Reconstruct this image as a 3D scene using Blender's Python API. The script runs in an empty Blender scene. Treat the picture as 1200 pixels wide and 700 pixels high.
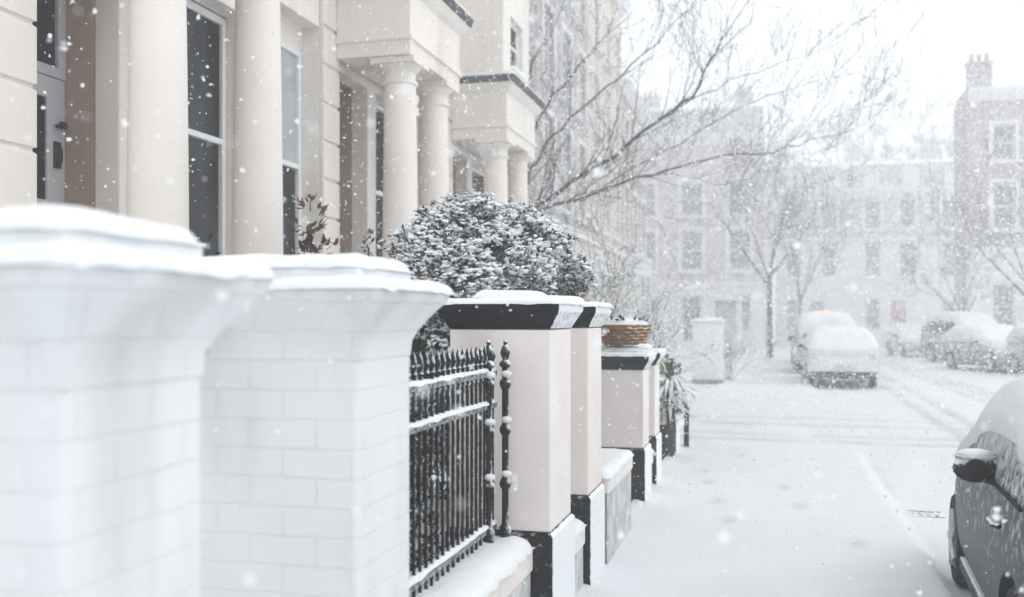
import bpy, bmesh, math, random
from math import sin, cos, pi, radians as R, sqrt, hypot
from mathutils import Vector, noise, Matrix
import numpy as np

random.seed(7)
C = bpy.context.scene.collection
scene = bpy.context.scene

# ------------------------------------------------------------------ camera
YAW = R(14.4)
EYE = Vector((0.0, 0.0, 1.65))
FWD = Vector((-sin(YAW), cos(YAW), 0.0))
RGT = Vector((cos(YAW), sin(YAW), 0.0))
cam_d = bpy.data.cameras.new('camera')
cam = bpy.data.objects.new('camera', cam_d)
C.objects.link(cam)
scene.camera = cam
cam.location = EYE
cam.rotation_euler = (pi / 2, 0, YAW)
cam_d.sensor_width = 36.0
cam_d.lens = 35.0
cam_d.shift_y = 25.0 / 1200.0
cam_d.clip_start = 0.05
cam_d.clip_end = 1000
cam_d.dof.use_dof = True
cam_d.dof.focus_distance = 5.9
cam_d.dof.aperture_fstop = 1.6

# ------------------------------------------------------------------ sky, sun, exposure
world = bpy.data.worlds.new('World')
scene.world = world
world.use_nodes = True
nt = world.node_tree
nt.nodes.clear()
sky = nt.nodes.new('ShaderNodeTexSky')
sky.sky_type = 'NISHITA'
sky.sun_disc = False
sky.sun_elevation = R(48)
sky.sun_rotation = R(60)
sky.air_density = 1.0
sky.dust_density = 4.0
hsv = nt.nodes.new('ShaderNodeHueSaturation')
hsv.inputs['Saturation'].default_value = 0.10
mixw = nt.nodes.new('ShaderNodeMix')
mixw.data_type = 'RGBA'
mixw.inputs[0].default_value = 0.85
mixw.inputs[7].default_value = (9.3, 9.75, 10.1, 1)
bg = nt.nodes.new('ShaderNodeBackground')
bg.inputs['Strength'].default_value = 0.125
out = nt.nodes.new('ShaderNodeOutputWorld')
nt.links.new(sky.outputs[0], hsv.inputs['Color'])
nt.links.new(hsv.outputs[0], mixw.inputs[6])
nt.links.new(mixw.outputs[2], bg.inputs['Color'])
nt.links.new(bg.outputs[0], out.inputs['Surface'])

sun_d = bpy.data.lights.new('sun', 'SUN')
sun_d.energy = 0.5
sun_d.angle = R(40)
sun_d.color = (1.0, 0.97, 0.94)
sun = bpy.data.objects.new('sun', sun_d)
C.objects.link(sun)
sun_dir = Vector((sin(R(60)) * cos(R(48)), cos(R(60)) * cos(R(48)) * -0.3, sin(R(48))))
sun.rotation_euler = sun_dir.to_track_quat('Z', 'Y').to_euler()
sun.location = (10, -5, 30)

scene.view_settings.view_transform = 'Standard'
scene.view_settings.look = 'None'
scene.view_settings.exposure = 0.30
scene.view_settings.gamma = 1.0
scene.view_settings.use_curve_mapping = False
cy = scene.cycles
cy.use_denoising = True
cy.max_bounces = 8
cy.diffuse_bounces = 4
cy.glossy_bounces = 3
cy.transmission_bounces = 4
cy.volume_bounces = 5
cy.transparent_max_bounces = 8
cy.sample_clamp_indirect = 6.0


def px(x, y, d):
    """point seen at photo pixel (x, y) at depth d along the view axis"""
    return EYE + FWD * d + RGT * ((x - 600) / 1167.0 * d) + Vector((0, 0, (375 - y) / 1167.0 * d))


# ------------------------------------------------------------------ materials
MATS = {}


def nodes_of(m):
    m.use_nodes = True
    return m.node_tree.nodes, m.node_tree.links, m.node_tree.nodes['Principled BSDF']


def mat(name, col, rough=0.7, var=0.06, scale=6.0, bump=0.0, bscale=40.0, spec=0.3, metal=0.0,
        dust=None, brick=None, coat=0.0, stain_or_reflection=None):
    """one procedural material: base colour broken up by noise, optional bump, bricks, stains, painted reflections and clinging snow.
    dust = (direction, threshold, gain, noise scale): snow clings where the face looks along direction"""
    if name in MATS:
        return MATS[name]
    m = bpy.data.materials.new(name)
    N, L, P = nodes_of(m)
    P.inputs['Roughness'].default_value = rough
    P.inputs['Specular IOR Level'].default_value = spec
    P.inputs['Metallic'].default_value = metal
    if coat:
        P.inputs['Coat Weight'].default_value = coat
        P.inputs['Coat Roughness'].default_value = 0.06
    tc = N.new('ShaderNodeTexCoord')
    geo = N.new('ShaderNodeNewGeometry')
    nz = N.new('ShaderNodeTexNoise')
    nz.inputs['Scale'].default_value = scale
    nz.inputs['Detail'].default_value = 6
    L.new(geo.outputs['Position'], nz.inputs['Vector'])
    ramp = N.new('ShaderNodeMapRange')
    ramp.inputs[1].default_value = 0.25
    ramp.inputs[2].default_value = 0.75
    ramp.inputs[3].default_value = 1 - var
    ramp.inputs[4].default_value = 1 + var
    L.new(nz.outputs['Fac'], ramp.inputs[0])
    mul = N.new('ShaderNodeVectorMath')
    mul.operation = 'SCALE'
    mul.inputs[0].default_value = col[:3]
    L.new(ramp.outputs[0], mul.inputs['Scale'])
    colsock = mul.outputs[0]
    height = None
    if stain_or_reflection:
        sc_, thr, scol, amt = stain_or_reflection
        n2 = N.new('ShaderNodeTexNoise')
        n2.inputs['Scale'].default_value = sc_
        n2.inputs['Detail'].default_value = 8
        mp = N.new('ShaderNodeMapping')
        mp.inputs['Scale'].default_value = (1, 1, 0.25)
        L.new(geo.outputs['Position'], mp.inputs['Vector'])
        L.new(mp.outputs[0], n2.inputs['Vector'])
        r2 = N.new('ShaderNodeMapRange')
        r2.inputs[1].default_value = thr
        r2.inputs[2].default_value = thr + 0.2
        r2.inputs[4].default_value = amt
        L.new(n2.outputs['Fac'], r2.inputs[0])
        mx = N.new('ShaderNodeMix')
        mx.data_type = 'RGBA'
        mx.inputs[7].default_value = (*scol, 1)
        L.new(r2.outputs[0], mx.inputs[0])
        L.new(colsock, mx.inputs[6])
        colsock = mx.outputs[2]
    if brick:
        bw, bh, mortar, mcol, mamt = brick
        sep = N.new('ShaderNodeSeparateXYZ')
        L.new(geo.outputs['Position'], sep.inputs[0])
        add = N.new('ShaderNodeMath')
        add.operation = 'ADD'
        L.new(sep.outputs[0], add.inputs[0])
        L.new(sep.outputs[1], add.inputs[1])
        nzb = N.new('ShaderNodeTexNoise')
        nzb.inputs['Scale'].default_value = 5
        L.new(geo.outputs['Position'], nzb.inputs['Vector'])
        wob = N.new('ShaderNodeMath')
        wob.operation = 'MULTIPLY_ADD'
        wob.inputs[1].default_value = 0.016
        L.new(nzb.outputs['Fac'], wob.inputs[0])
        L.new(sep.outputs[2], wob.inputs[2])
        cmb = N.new('ShaderNodeCombineXYZ')
        L.new(add.outputs[0], cmb.inputs[0])
        L.new(wob.outputs[0], cmb.inputs[1])
        bt = N.new('ShaderNodeTexBrick')
        bt.inputs['Scale'].default_value = 1.0
        bt.inputs['Brick Width'].default_value = bw
        bt.inputs['Row Height'].default_value = bh
        bt.inputs['Mortar Size'].default_value = mortar
        bt.inputs['Mortar Smooth'].default_value = 0.6
        L.new(cmb.outputs[0], bt.inputs['Vector'])
        n3 = N.new('ShaderNodeTexNoise')
        n3.inputs['Scale'].default_value = 3.2
        n3.inputs['Detail'].default_value = 3
        L.new(geo.outputs['Position'], n3.inputs['Vector'])
        r3 = N.new('ShaderNodeMapRange')
        r3.inputs[1].default_value = 0.42
        r3.inputs[2].default_value = 0.66
        L.new(n3.outputs['Fac'], r3.inputs[0])
        mm = N.new('ShaderNodeMath')
        mm.operation = 'MULTIPLY'
        L.new(bt.outputs['Fac'], mm.inputs[0])
        L.new(r3.outputs[0], mm.inputs[1])
        ma = N.new('ShaderNodeMath')
        ma.operation = 'MULTIPLY'
        ma.inputs[1].default_value = mamt
        L.new(mm.outputs[0], ma.inputs[0])
        mx = N.new('ShaderNodeMix')
        mx.data_type = 'RGBA'
        mx.inputs[7].default_value = (*mcol, 1)
        L.new(ma.outputs[0], mx.inputs[0])
        L.new(colsock, mx.inputs[6])
        colsock = mx.outputs[2]
        inv = N.new('ShaderNodeMath')
        inv.operation = 'MULTIPLY'
        inv.inputs[1].default_value = -0.5
        L.new(bt.outputs['Fac'], inv.inputs[0])
        height = inv.outputs[0]
    if dust:
        dr, thr, gain, dsc = dust
        dot = N.new('ShaderNodeVectorMath')
        dot.operation = 'DOT_PRODUCT'
        v = Vector(dr).normalized()
        dot.inputs[1].default_value = v
        L.new(geo.outputs['Normal'], dot.inputs[0])
        n4 = N.new('ShaderNodeTexNoise')
        n4.inputs['Scale'].default_value = dsc
        n4.inputs['Detail'].default_value = 7
        n4.inputs['Roughness'].default_value = 0.7
        L.new(geo.outputs['Position'], n4.inputs['Vector'])
        sm = N.new('ShaderNodeMath')
        sm.operation = 'MULTIPLY_ADD'
        sm.inputs[1].default_value = 1.6
        L.new(n4.outputs['Fac'], sm.inputs[0])
        L.new(dot.outputs['Value'], sm.inputs[2])
        r4 = N.new('ShaderNodeMapRange')
        r4.inputs[1].default_value = 0.8 + thr
        r4.inputs[2].default_value = 0.8 + thr + 1.0 / gain
        L.new(sm.outputs[0], r4.inputs[0])
        mx = N.new('ShaderNodeMix')
        mx.data_type = 'RGBA'
        mx.inputs[7].default_value = (0.86, 0.88, 0.90, 1)
        L.new(r4.outputs[0], mx.inputs[0])
        L.new(colsock, mx.inputs[6])
        colsock = mx.outputs[2]
        rr = N.new('ShaderNodeMapRange')
        rr.inputs[3].default_value = rough
        rr.inputs[4].default_value = 0.8
        L.new(r4.outputs[0], rr.inputs[0])
        L.new(rr.outputs[0], P.inputs['Roughness'])
        if metal:
            rm = N.new('ShaderNodeMapRange')
            rm.inputs[3].default_value = metal
            rm.inputs[4].default_value = 0
            L.new(r4.outputs[0], rm.inputs[0])
            L.new(rm.outputs[0], P.inputs['Metallic'])
        if coat:
            rc = N.new('ShaderNodeMapRange')
            rc.inputs[3].default_value = coat
            rc.inputs[4].default_value = 0
            L.new(r4.outputs[0], rc.inputs[0])
            L.new(rc.outputs[0], P.inputs['Coat Weight'])
    L.new(colsock, P.inputs['Base Color'])
    if bump or height is not None:
        bp = N.new('ShaderNodeBump')
        bp.inputs['Strength'].default_value = max(bump, 0.22 if height is not None else 0)
        bp.inputs['Distance'].default_value = 0.01
        nb = N.new('ShaderNodeTexNoise')
        nb.inputs['Scale'].default_value = bscale
        nb.inputs['Detail'].default_value = 8
        L.new(geo.outputs['Position'], nb.inputs['Vector'])
        if height is not None:
            ad = N.new('ShaderNodeMath')
            ad.operation = 'MULTIPLY_ADD'
            ad.inputs[1].default_value = 0.5
            L.new(nb.outputs['Fac'], ad.inputs[0])
            L.new(height, ad.inputs[2])
            L.new(ad.outputs[0], bp.inputs['Height'])
        else:
            L.new(nb.outputs['Fac'], bp.inputs['Height'])
        L.new(bp.outputs[0], P.inputs['Normal'])
    MATS[name] = m
    return m


UP = (0, 0, 1)
WIND = (1, -0.15, 0.25)
M_snow = mat('snow', (0.72, 0.74, 0.755), 0.75, 0.025, 2.2, 0.35, 22, 0.2)
M_ground = mat('street_snow', (0.675, 0.695, 0.71), 0.75, 0.03, 1.1, 0.45, 26, 0.2)
_n, _l, _p = nodes_of(M_ground)
_at = _n.new('ShaderNodeAttribute'); _at.attribute_name = 'slush'
_mx = _n.new('ShaderNodeMix'); _mx.data_type = 'RGBA'; _mx.inputs[7].default_value = (0.40, 0.405, 0.41, 1)
_l.new(_p.inputs['Base Color'].links[0].from_socket, _mx.inputs[6]); _l.new(_at.outputs['Fac'], _mx.inputs[0]); _l.new(_mx.outputs[2], _p.inputs['Base Color'])
M_snowfine = mat('snow_fine', (0.80, 0.815, 0.83), 0.75, 0.02, 9, 0.5, 60, 0.25)
M_flake = mat('snow_flake', (0.92, 0.93, 0.95), 0.8, 0.0, 4)
_n, _l, _p = nodes_of(M_flake)
_tr = _n.new('ShaderNodeBsdfTranslucent'); _tr.inputs[0].default_value = (0.95, 0.96, 0.97, 1)
_mx = _n.new('ShaderNodeMixShader'); _mx.inputs[0].default_value = 0.5
_l.new(_p.outputs[0], _mx.inputs[1]); _l.new(_tr.outputs[0], _mx.inputs[2])
_l.new(_mx.outputs[0], _n['Material Output'].inputs['Surface'])
M_cream = mat('cream_stucco', (0.82, 0.76, 0.71), 0.75, 0.035, 1.6, 0.12, 70, 0.2, stain_or_reflection=(1.7, 0.52, (0.62, 0.54, 0.47), 0.7))
M_cream2 = mat('cream_gate_stucco', (0.83, 0.76, 0.72), 0.7, 0.03, 3, 0.15, 90, 0.2,
               dust=((1, -0.1, 0.2), 0.82, 1.2, 3), stain_or_reflection=(3.0, 0.54, (0.62, 0.55, 0.51), 0.7))
M_tan = mat('shaded_tan_lining', (0.42, 0.31, 0.245), 0.7, 0.05, 2, 0.1, 60, 0.2)  # tan deepened so the porch ceiling's shade sits in the colour
M_wbrick = mat('white_painted_brick', (0.745, 0.75, 0.755), 0.55, 0.03, 4, 0.4, 22, 0.3,
               brick=(0.225, 0.090, 0.006, (0.42, 0.415, 0.41), 0.2), stain_or_reflection=(2.6, 0.50, (0.56, 0.555, 0.555), 0.8))
M_wpaint = mat('white_paint', (0.80, 0.81, 0.82), 0.4, 0.02, 4, 0.08, 60)
M_black = mat('black_gloss_paint', (0.007, 0.007, 0.009), 0.45, 0.3, 8, 0.15, 50, 0.2, dust=(WIND, 0.30, 2.6, 26))
M_blackcap = mat('black_cap_paint', (0.007, 0.007, 0.010), 0.5, 0.3, 8, 0.15, 50, 0.2, dust=((1, -0.12, 0.35), 0.36, 3.5, 34))
M_iron = mat('black_iron', (0.006, 0.006, 0.008), 0.5, 0.3, 20, 0.1, 80, 0.3, dust=((0.5, 0.05, 0.85), 0.42, 2.6, 55))
M_greyplinth = mat('grey_rendered_wall', (0.30, 0.295, 0.295), 0.8, 0.1, 5, 0.2, 60, 0.2, dust=((1, 0, 0.3), 0.55, 1.1, 7))
M_glass = mat('dark_window_glass', (0.012, 0.013, 0.015), 0.06, 0.2, 2, 0, 10, 0.03, stain_or_reflection=(1.1, 0.5, (0.10, 0.105, 0.115), 0.9))  # pale patches in the colour stand for window reflections
M_palepane = mat('pale_grey_window_pane', (0.42, 0.44, 0.46), 0.15, 0.15, 3, 0, 10, 0.4)  # upper pane, one even pale grey
M_curtain = mat('curtain_cloth', (0.5, 0.5, 0.52), 0.9, 0.15, 5)
M_darkedge = mat('dark_edge_band', (0.09, 0.09, 0.10), 0.7, 0.2, 10, 0.1, 60, 0.2, dust=((0.3, -0.3, 0.9), 0.25, 2.0, 14))  # dark grey balcony band with clinging snow
M_greydoor = mat('grey_door_paint', (0.52, 0.53, 0.56), 0.35, 0.03, 4)
M_blackdoor = mat('black_door_panel', (0.012, 0.010, 0.010), 0.25, 0.1, 4, spec=0.05)
M_brass = mat('black_door_metal', (0.015, 0.014, 0.013), 0.35, 0.1, 10, metal=0.3)
M_leaf = mat('evergreen_leaf', (0.013, 0.028, 0.016), 0.5, 0.5, 14, spec=0.15, dust=((0.15, -0.2, 0.95), 0.60, 3.0, 45))
M_hedge = mat('dark_hedge_leaf', (0.014, 0.020, 0.013), 0.5, 0.5, 14, spec=0.15, dust=(UP, 0.92, 3.0, 40))
M_redleaf = mat('rusty_brown_leaf', (0.085, 0.026, 0.016), 0.6, 0.5, 20, dust=(UP, 0.85, 3.0, 40))
M_yucca = mat('strap_leaf', (0.09, 0.125, 0.045), 0.5, 0.4, 14, dust=((0.3, -0.2, 0.9), 0.48, 2.6, 30))
M_bark = mat('dark_wet_bark', (0.055, 0.048, 0.046), 0.85, 0.3, 14, 0.5, 40, 0.2, dust=(UP, 0.36, 2.0, 12))
M_wicker = mat('brown_wicker', (0.22, 0.11, 0.035), 0.75, 0.45, 45, 0.7, 70, 0.2, dust=((0.6, -0.2, 0.7), 0.75, 2.4, 20))
M_brickfar = mat('plum_brick', (0.40, 0.32, 0.315), 0.85, 0.12, 3, dust=((0.4, -1, 0), 0.85, 0.6, 1.2),  # brick paled to carry distance haze, besides the clinging snow
                 brick=(0.24, 0.08, 0.01, (0.45, 0.42, 0.4), 0.8))
M_brickgrey = mat('grey_brick', (0.42, 0.385, 0.385), 0.85, 0.12, 3, dust=((1, -.4, 0), 0.85, 0.6, 1.2), brick=(0.24, 0.08, 0.01, (0.48, 0.45, 0.43), 0.8))
M_hazebrick = mat('haze_paled_brick', (0.52, 0.45, 0.44), 0.85, 0.08, 3, dust=((0, -1, 0), 0.85, 0.6, 1.2))  # distance haze put into the pale brick tone, plus clinging snow
M_palestone = mat('pale_stucco', (0.78, 0.765, 0.75), 0.8, 0.05, 1.5)
M_warmstone = mat('warm_pale_stucco', (0.66, 0.59, 0.52), 0.8, 0.05, 1.5)
M_slate = mat('slate_roof', (0.12, 0.12, 0.13), 0.7, 0.2, 4, dust=(UP, 0.1, 1.5, 5))
M_reddoor = mat('red_door_paint', (0.42, 0.045, 0.05), 0.4, 0.05, 4)
M_darkdoor = mat('dark_door_paint', (0.05, 0.055, 0.065), 0.4, 0.05, 4)
M_greyfar = mat('haze_greyed_glass', (0.20, 0.21, 0.22), 0.2, 0.2, 2)  # far panes lightened, haze mixed into their base colour
M_tyre = mat('tyre_rubber', (0.014, 0.014, 0.015), 0.8, 0.3, 20, 0.2, 60, 0.2, dust=((-0.3, 0, 0.8), 0.95, 2.0, 22))
M_rim = mat('alloy_rim', (0.42, 0.42, 0.44), 0.35, 0.1, 20, metal=0.8, dust=((-0.7, 0, 0.4), 0.6, 1.6, 18))
M_rubber = mat('black_trim_plastic', (0.016, 0.016, 0.017), 0.55, 0.2, 20, 0.15, 80, dust=((-0.3, 0, 0.9), 0.45, 2.2, 30))
M_lamp = mat('red_tail_lamp', (0.20, 0.012, 0.012), 0.2, 0.1, 10, dust=((0, -0.6, 0.8), 0.35, 1.6, 20))
M_headlamp = mat('clear_headlamp', (0.45, 0.46, 0.48), 0.1, 0.1, 10)
M_plate = mat('pale_number_plate', (0.50, 0.49, 0.42), 0.4, 0.05, 10, dust=((0, -1, 0.3), 0.7, 1.2, 8))
M_drain = mat('drain_iron', (0.04, 0.038, 0.036), 0.7, 0.3, 20, dust=(UP, 0.72, 2.0, 12))
m = bpy.data.materials.new('lit_amber_lamp')
N_, L_, P_ = nodes_of(m)
P_.inputs['Base Color'].default_value = (0.8, 0.35, 0.1, 1)
P_.inputs['Emission Color'].default_value = (1.0, 0.42, 0.16, 1)
P_.inputs['Emission Strength'].default_value = 1.6
M_amber = m


# ------------------------------------------------------------------ mesh helpers
class MB:
    def __init__(self):
        self.v = []
        self.f = []
        self.mi = []
        self.cur = 0

    def vert(self, p):
        self.v.append((p[0], p[1], p[2]))
        return len(self.v) - 1

    def face(self, *ids):
        self.f.append(ids)
        self.mi.append(self.cur)

    def box(self, x0, x1, y0, y1, z0, z1):
        if x0 > x1: x0, x1 = x1, x0
        if y0 > y1: y0, y1 = y1, y0
        return self.loft([(z0, x0, x1, y0, y1), (z1, x0, x1, y0, y1)])

    def loft(self, levels):
        """stack of rectangles (z, x0, x1, y0, y1) joined into one closed solid"""
        b = len(self.v)
        for z, x0, x1, y0, y1 in levels:
            self.v += [(x0, y0, z), (x1, y0, z), (x1, y1, z), (x0, y1, z)]
        self.face(b + 3, b + 2, b + 1, b)
        for k in range(len(levels) - 1):
            o = b + 4 * k
            for i in range(4):
                j = (i + 1) % 4
                self.face(o + i, o + j, o + 4 + j, o + 4 + i)
        o = b + 4 * (len(levels) - 1)
        self.face(o, o + 1, o + 2, o + 3)

    def lathe(self, prof, c=(0, 0), n=28, axis='z', cap=True):
        """prof: (r, h) along the axis; c = the two other coordinates"""
        b = len(self.v)
        for r, h in prof:
            for k in range(n):
                a = 2 * pi * k / n
                u, w = r * cos(a), r * sin(a)
                if axis == 'z':
                    self.v.append((c[0] + u, c[1] + w, h))
                elif axis == 'x':
                    self.v.append((h, c[0] + u, c[1] + w))
                else:
                    self.v.append((c[0] + u, h, c[1] + w))
        flip = axis == 'y'
        for i in range(len(prof) - 1):
            for k in range(n):
                j = (k + 1) % n
                q = (b + i * n + k, b + i * n + j, b + (i + 1) * n + j, b + (i + 1) * n + k)
                self.face(*(q[::-1] if flip else q))
        if cap:
            q = tuple(b + k for k in range(n))
            self.face(*(q if flip else q[::-1]))
            o = b + (len(prof) - 1) * n
            q = tuple(o + k for k in range(n))
            self.face(*(q[::-1] if flip else q))

    def tube(self, pts, rads, n=6, cap=True):
        pts = [Vector(p) for p in pts]
        b = len(self.v)
        prev = None
        for i, p in enumerate(pts):
            t = (pts[min(i + 1, len(pts) - 1)] - pts[max(i - 1, 0)])
            if t.length < 1e-9: t = Vector((0, 0, 1))
            t.normalize()
            if prev is None:
                a = Vector((0, 0, 1)) if abs(t.z) < 0.9 else Vector((1, 0, 0))
                s = t.cross(a).normalized()
            else:
                s = (prev - t * prev.dot(t))
                s = s.normalized() if s.length > 1e-6 else t.orthogonal().normalized()
            prev = s
            w = t.cross(s)
            for k in range(n):
                a = 2 * pi * k / n
                q = p + (s * cos(a) + w * sin(a)) * rads[i]
                self.v.append((q.x, q.y, q.z))
        for i in range(len(pts) - 1):
            for k in range(n):
                j = (k + 1) % n
                self.face(b + i * n + k, b + i * n + j, b + (i + 1) * n + j, b + (i + 1) * n + k)
        if cap and n >= 3:
            self.face(*[b + k for k in range(n)][::-1])
            o = b + (len(pts) - 1) * n
            self.face(*[o + k for k in range(n)])

    def snow(self, x0, x1, y0, y1, z, t, seed=0.0, amp=0.42, lip=0.012, step=0.02):
        """a soft cushion of snow lying on a flat top"""
        nx = max(8, min(60, int((x1 - x0) / step)))
        ny = max(8, min(120, int((y1 - y0) / step)))
        b = len(self.v)
        for j in range(ny + 1):
            for i in range(nx + 1):
                u = sin(pi / 2 * (2 * i / nx - 1))
                w = sin(pi / 2 * (2 * j / ny - 1))
                ix = (x1 - x0) / 2
                iy = (y1 - y0) / 2
                ex = max(0.0, 1 - (1 - abs(u)) * ix / min(ix, t * 1.5))
                ey = max(0.0, 1 - (1 - abs(w)) * iy / min(iy, t * 1.5))
                e = min(1.0, hypot(ex, ey)) if (ex > 0 and ey > 0) else max(ex, ey)
                pu = .022 * max(0, noise.noise(Vector((w * iy * 12, seed + (u > 0) * 5, 2))) - .05)
                pw = .022 * max(0, noise.noise(Vector((u * ix * 12, seed + (w > 0) * 5, 7))) - .05)
                X = (x0 + x1) / 2 + u * (ix + lip - min(pu, ix * .3))
                Y = (y0 + y1) / 2 + w * (iy + lip - min(pw, iy * .3))
                n1 = noise.noise(Vector((X * 3.1, Y * 3.1, seed))) * 0.6 + noise.noise(Vector((X * 11, Y * 11, seed + 3))) * 0.4 + noise.noise(Vector((X * 31, Y * 31, seed + 6))) * 0.22
                edge = max(abs(u), abs(w)) > 0.9999
                zz = z + t * sqrt(max(0, 1 - e * e)) * (1 + amp * n1)
                if edge:
                    k = noise.noise(Vector((X * 9, Y * 9, seed + 8)))
                    zz = z - 0.004 - 0.012 * max(0, k)
                    X += lip * 0.5 * k
                    Y += lip * 0.5 * k
                self.v.append((X, Y, zz))
        for j in range(ny):
            for i in range(nx):
                o = b + j * (nx + 1) + i
                self.face(o, o + 1, o + nx + 2, o + nx + 1)

    def blob(self, c, rx, ry, rz, n=6, m_=4):
        b = len(self.v)
        self.v.append((c[0], c[1], c[2] + rz))
        for j in range(1, m_):
            th = pi * j / m_
            for k in range(n):
                a = 2 * pi * k / n + j
                self.v.append((c[0] + rx * sin(th) * cos(a), c[1] + ry * sin(th) * sin(a), c[2] + rz * cos(th)))
        self.v.append((c[0], c[1], c[2] - rz))
        last = len(self.v) - 1
        for k in range(n):
            self.face(b, b + 1 + k, b + 1 + (k + 1) % n)
        for j in range(m_ - 2):
            for k in range(n):
                q = b + 1 + j * n
                self.face(q + k, q + n + k, q + n + (k + 1) % n, q + (k + 1) % n)
        q = b + 1 + (m_ - 2) * n
        for k in range(n):
            self.face(q + k, last, q + (k + 1) % n)

    def clump(self, c, rx, ry, rz, r):
        b = len(self.v)
        self.blob((0, 0, 0), rx, ry, rz, 6, 4)
        M = Matrix.Rotation(r.uniform(0, 6.28), 3, 'Z') @ Matrix.Rotation(r.uniform(-.5, .5), 3, 'X')
        for i in range(b, len(self.v)):
            q = M @ (Vector(self.v[i]) * r.uniform(.72, 1.3)) + c
            self.v[i] = (q.x, q.y, q.z)

    def build(self, name, material, parent=None, smooth=None, bevel=0.0, seg=2):
        me = bpy.data.meshes.new(name)
        me.from_pydata(self.v, [], self.f)
        for mm in (material if isinstance(material, (list, tuple)) else [material]):
            me.materials.append(mm)
        if isinstance(material, (list, tuple)):
            me.polygons.foreach_set('material_index', self.mi)
        if smooth is not None:
            me.polygons.foreach_set('use_smooth', [True] * len(me.polygons))
            me.set_sharp_from_angle(angle=R(smooth))
        me.update()
        o = bpy.data.objects.new(name, me)
        C.objects.link(o)
        if parent: o.parent = parent
        if bevel:
            bv = o.modifiers.new('bevel', 'BEVEL')
            bv.width = bevel
            bv.segments = seg
            bv.limit_method = 'ANGLE'
            bv.angle_limit = R(35)
        return o


def bx(*a):
    m_ = MB()
    m_.box(*a)
    return m_


def thing(name, label, cat, loc=(0, 0, 0), rz=0.0, group=None):
    o = bpy.data.objects.new(name, None)
    o.empty_display_size = 0.2
    C.objects.link(o)
    o.location = loc
    o.rotation_euler = (0, 0, rz)
    o['label'] = label
    o['category'] = cat
    if group: o['group'] = group
    return o


def tag(o, label, cat, group=None):
    o['label'] = label
    o['category'] = cat
    if group: o['group'] = group
    return o


def kind(o, k):
    o['kind'] = k
    return o


# ------------------------------------------------------------------ ground, pavement, road
KERB = 1.08
FEET = []
rs = random.Random(3)
for k in range(9):
    s = k * 0.62
    FEET.append((0.05 + 0.14 * (1 if k % 2 else -1) + 0.25 * sin(s * 0.5) - 0.1, 2.4 + s * 0.42, 0.16 * sin(s)))
for k in range(8):
    FEET.append((rs.uniform(-0.7, 0.9), rs.uniform(3.5, 12.5), rs.uniform(-0.4, 0.4)))


def sstep(a, b, x):
    t = min(1, max(0, (x - a) / (b - a)))
    return t * t * (3 - 2 * t)


def gz(x, y):
    side = sstep(13.0, 14.0, y) * (1 - sstep(24.4, 25.2, y))
    road = sstep(KERB - 0.05, KERB + 0.13, x)
    road2 = sstep(7.55, 7.7, x)
    z = -0.09 * max(road * (1 - road2), side * (1 - road2) * 0.9)
    z += 0.016 * noise.noise(Vector((x * 0.9, y * 0.7, 1))) + 0.006 * noise.noise(Vector((x * 4, y * 3.2, 5))) \
        + 0.003 * noise.noise(Vector((x * 14, y * 14, 9)))
    # tyre ruts along the road and across the mouth of the side road
    for rx in (2.9, 3.35, 4.35, 4.75, 5.1):
        q = x - rx - 0.12 * sin(y * 0.13 + rx)
        z -= 0.022 * math.exp(-(q / 0.13) ** 2) * sstep(9, 14, y)
    for ry, bend in ((14.9, 0.05), (15.6, 0.05), (17.2, 0.02), (18.4, -0.03)):
        q = y - ry - bend * (x - 1) ** 2 * 0.6
        z -= 0.028 * math.exp(-(q / 0.2) ** 2) * (1 - sstep(4, 6, x))
    # drift against the garden wall
    z += 0.05 * math.exp(-max(0, x + 1.12) / 0.12) * (1 - side)
    if -1.2 < x < 1.3 and y < 16:
        for fx, fy, fa in FEET:
            dx, dy = x - fx, y - fy
            if abs(dx) < 0.2 and abs(dy) < 0.35:
                lx = dx * cos(fa) + dy * sin(fa)
                ly = -dx * sin(fa) + dy * cos(fa)
                r2 = (lx / 0.06) ** 2 + (ly / 0.15) ** 2
                z -= 0.014 * math.exp(-r2 * r2) - 0.004 * math.exp(-(sqrt(r2) - 1.35) ** 2 * 8)
    return z


def dirt(x, y):
    q = 0.0
    for rx in (2.9, 3.35, 4.35, 4.75, 5.1):
        q = max(q, .8 * math.exp(-((x - rx - 0.12 * sin(y * 0.13 + rx)) / 0.12) ** 2) * sstep(9, 14, y))
    for ry, bend in ((14.9, 0.05), (15.6, 0.05), (17.2, 0.02), (18.4, -0.03)):
        q = max(q, .75 * math.exp(-((y - ry - bend * (x - 1) ** 2 * 0.6) / 0.16) ** 2) * (1 - sstep(4, 6, x)))
    q *= .6 + .8 * noise.noise(Vector((x * 1.1, y * .6, 21)))
    q = max(q, .5 * math.exp(-((x - KERB - .14) / .06) ** 2) * (.45 + noise.noise(Vector((x, y * .8, 11)))) * (1 - sstep(12, 13, y)))
    q += .30 * max(0, noise.noise(Vector((x * 1.6, y * .9, 31))) - .1)
    if -1.2 < x < 1.3 and y < 16:
        for fx, fy, fa in FEET:
            if abs(x - fx) < .15 and abs(y - fy) < .25: q = max(q, .45 * math.exp(-((x - fx) / .07) ** 2 - ((y - fy) / .14) ** 2))
    return max(0, min(1, q))


def ys_list(y0, y1, s0, grow):
    ys = [y0]
    while ys[-1] < y1:
        ys.append(ys[-1] + s0 + grow * max(0, ys[-1]))
    ys[-1] = y1
    return ys


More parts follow.
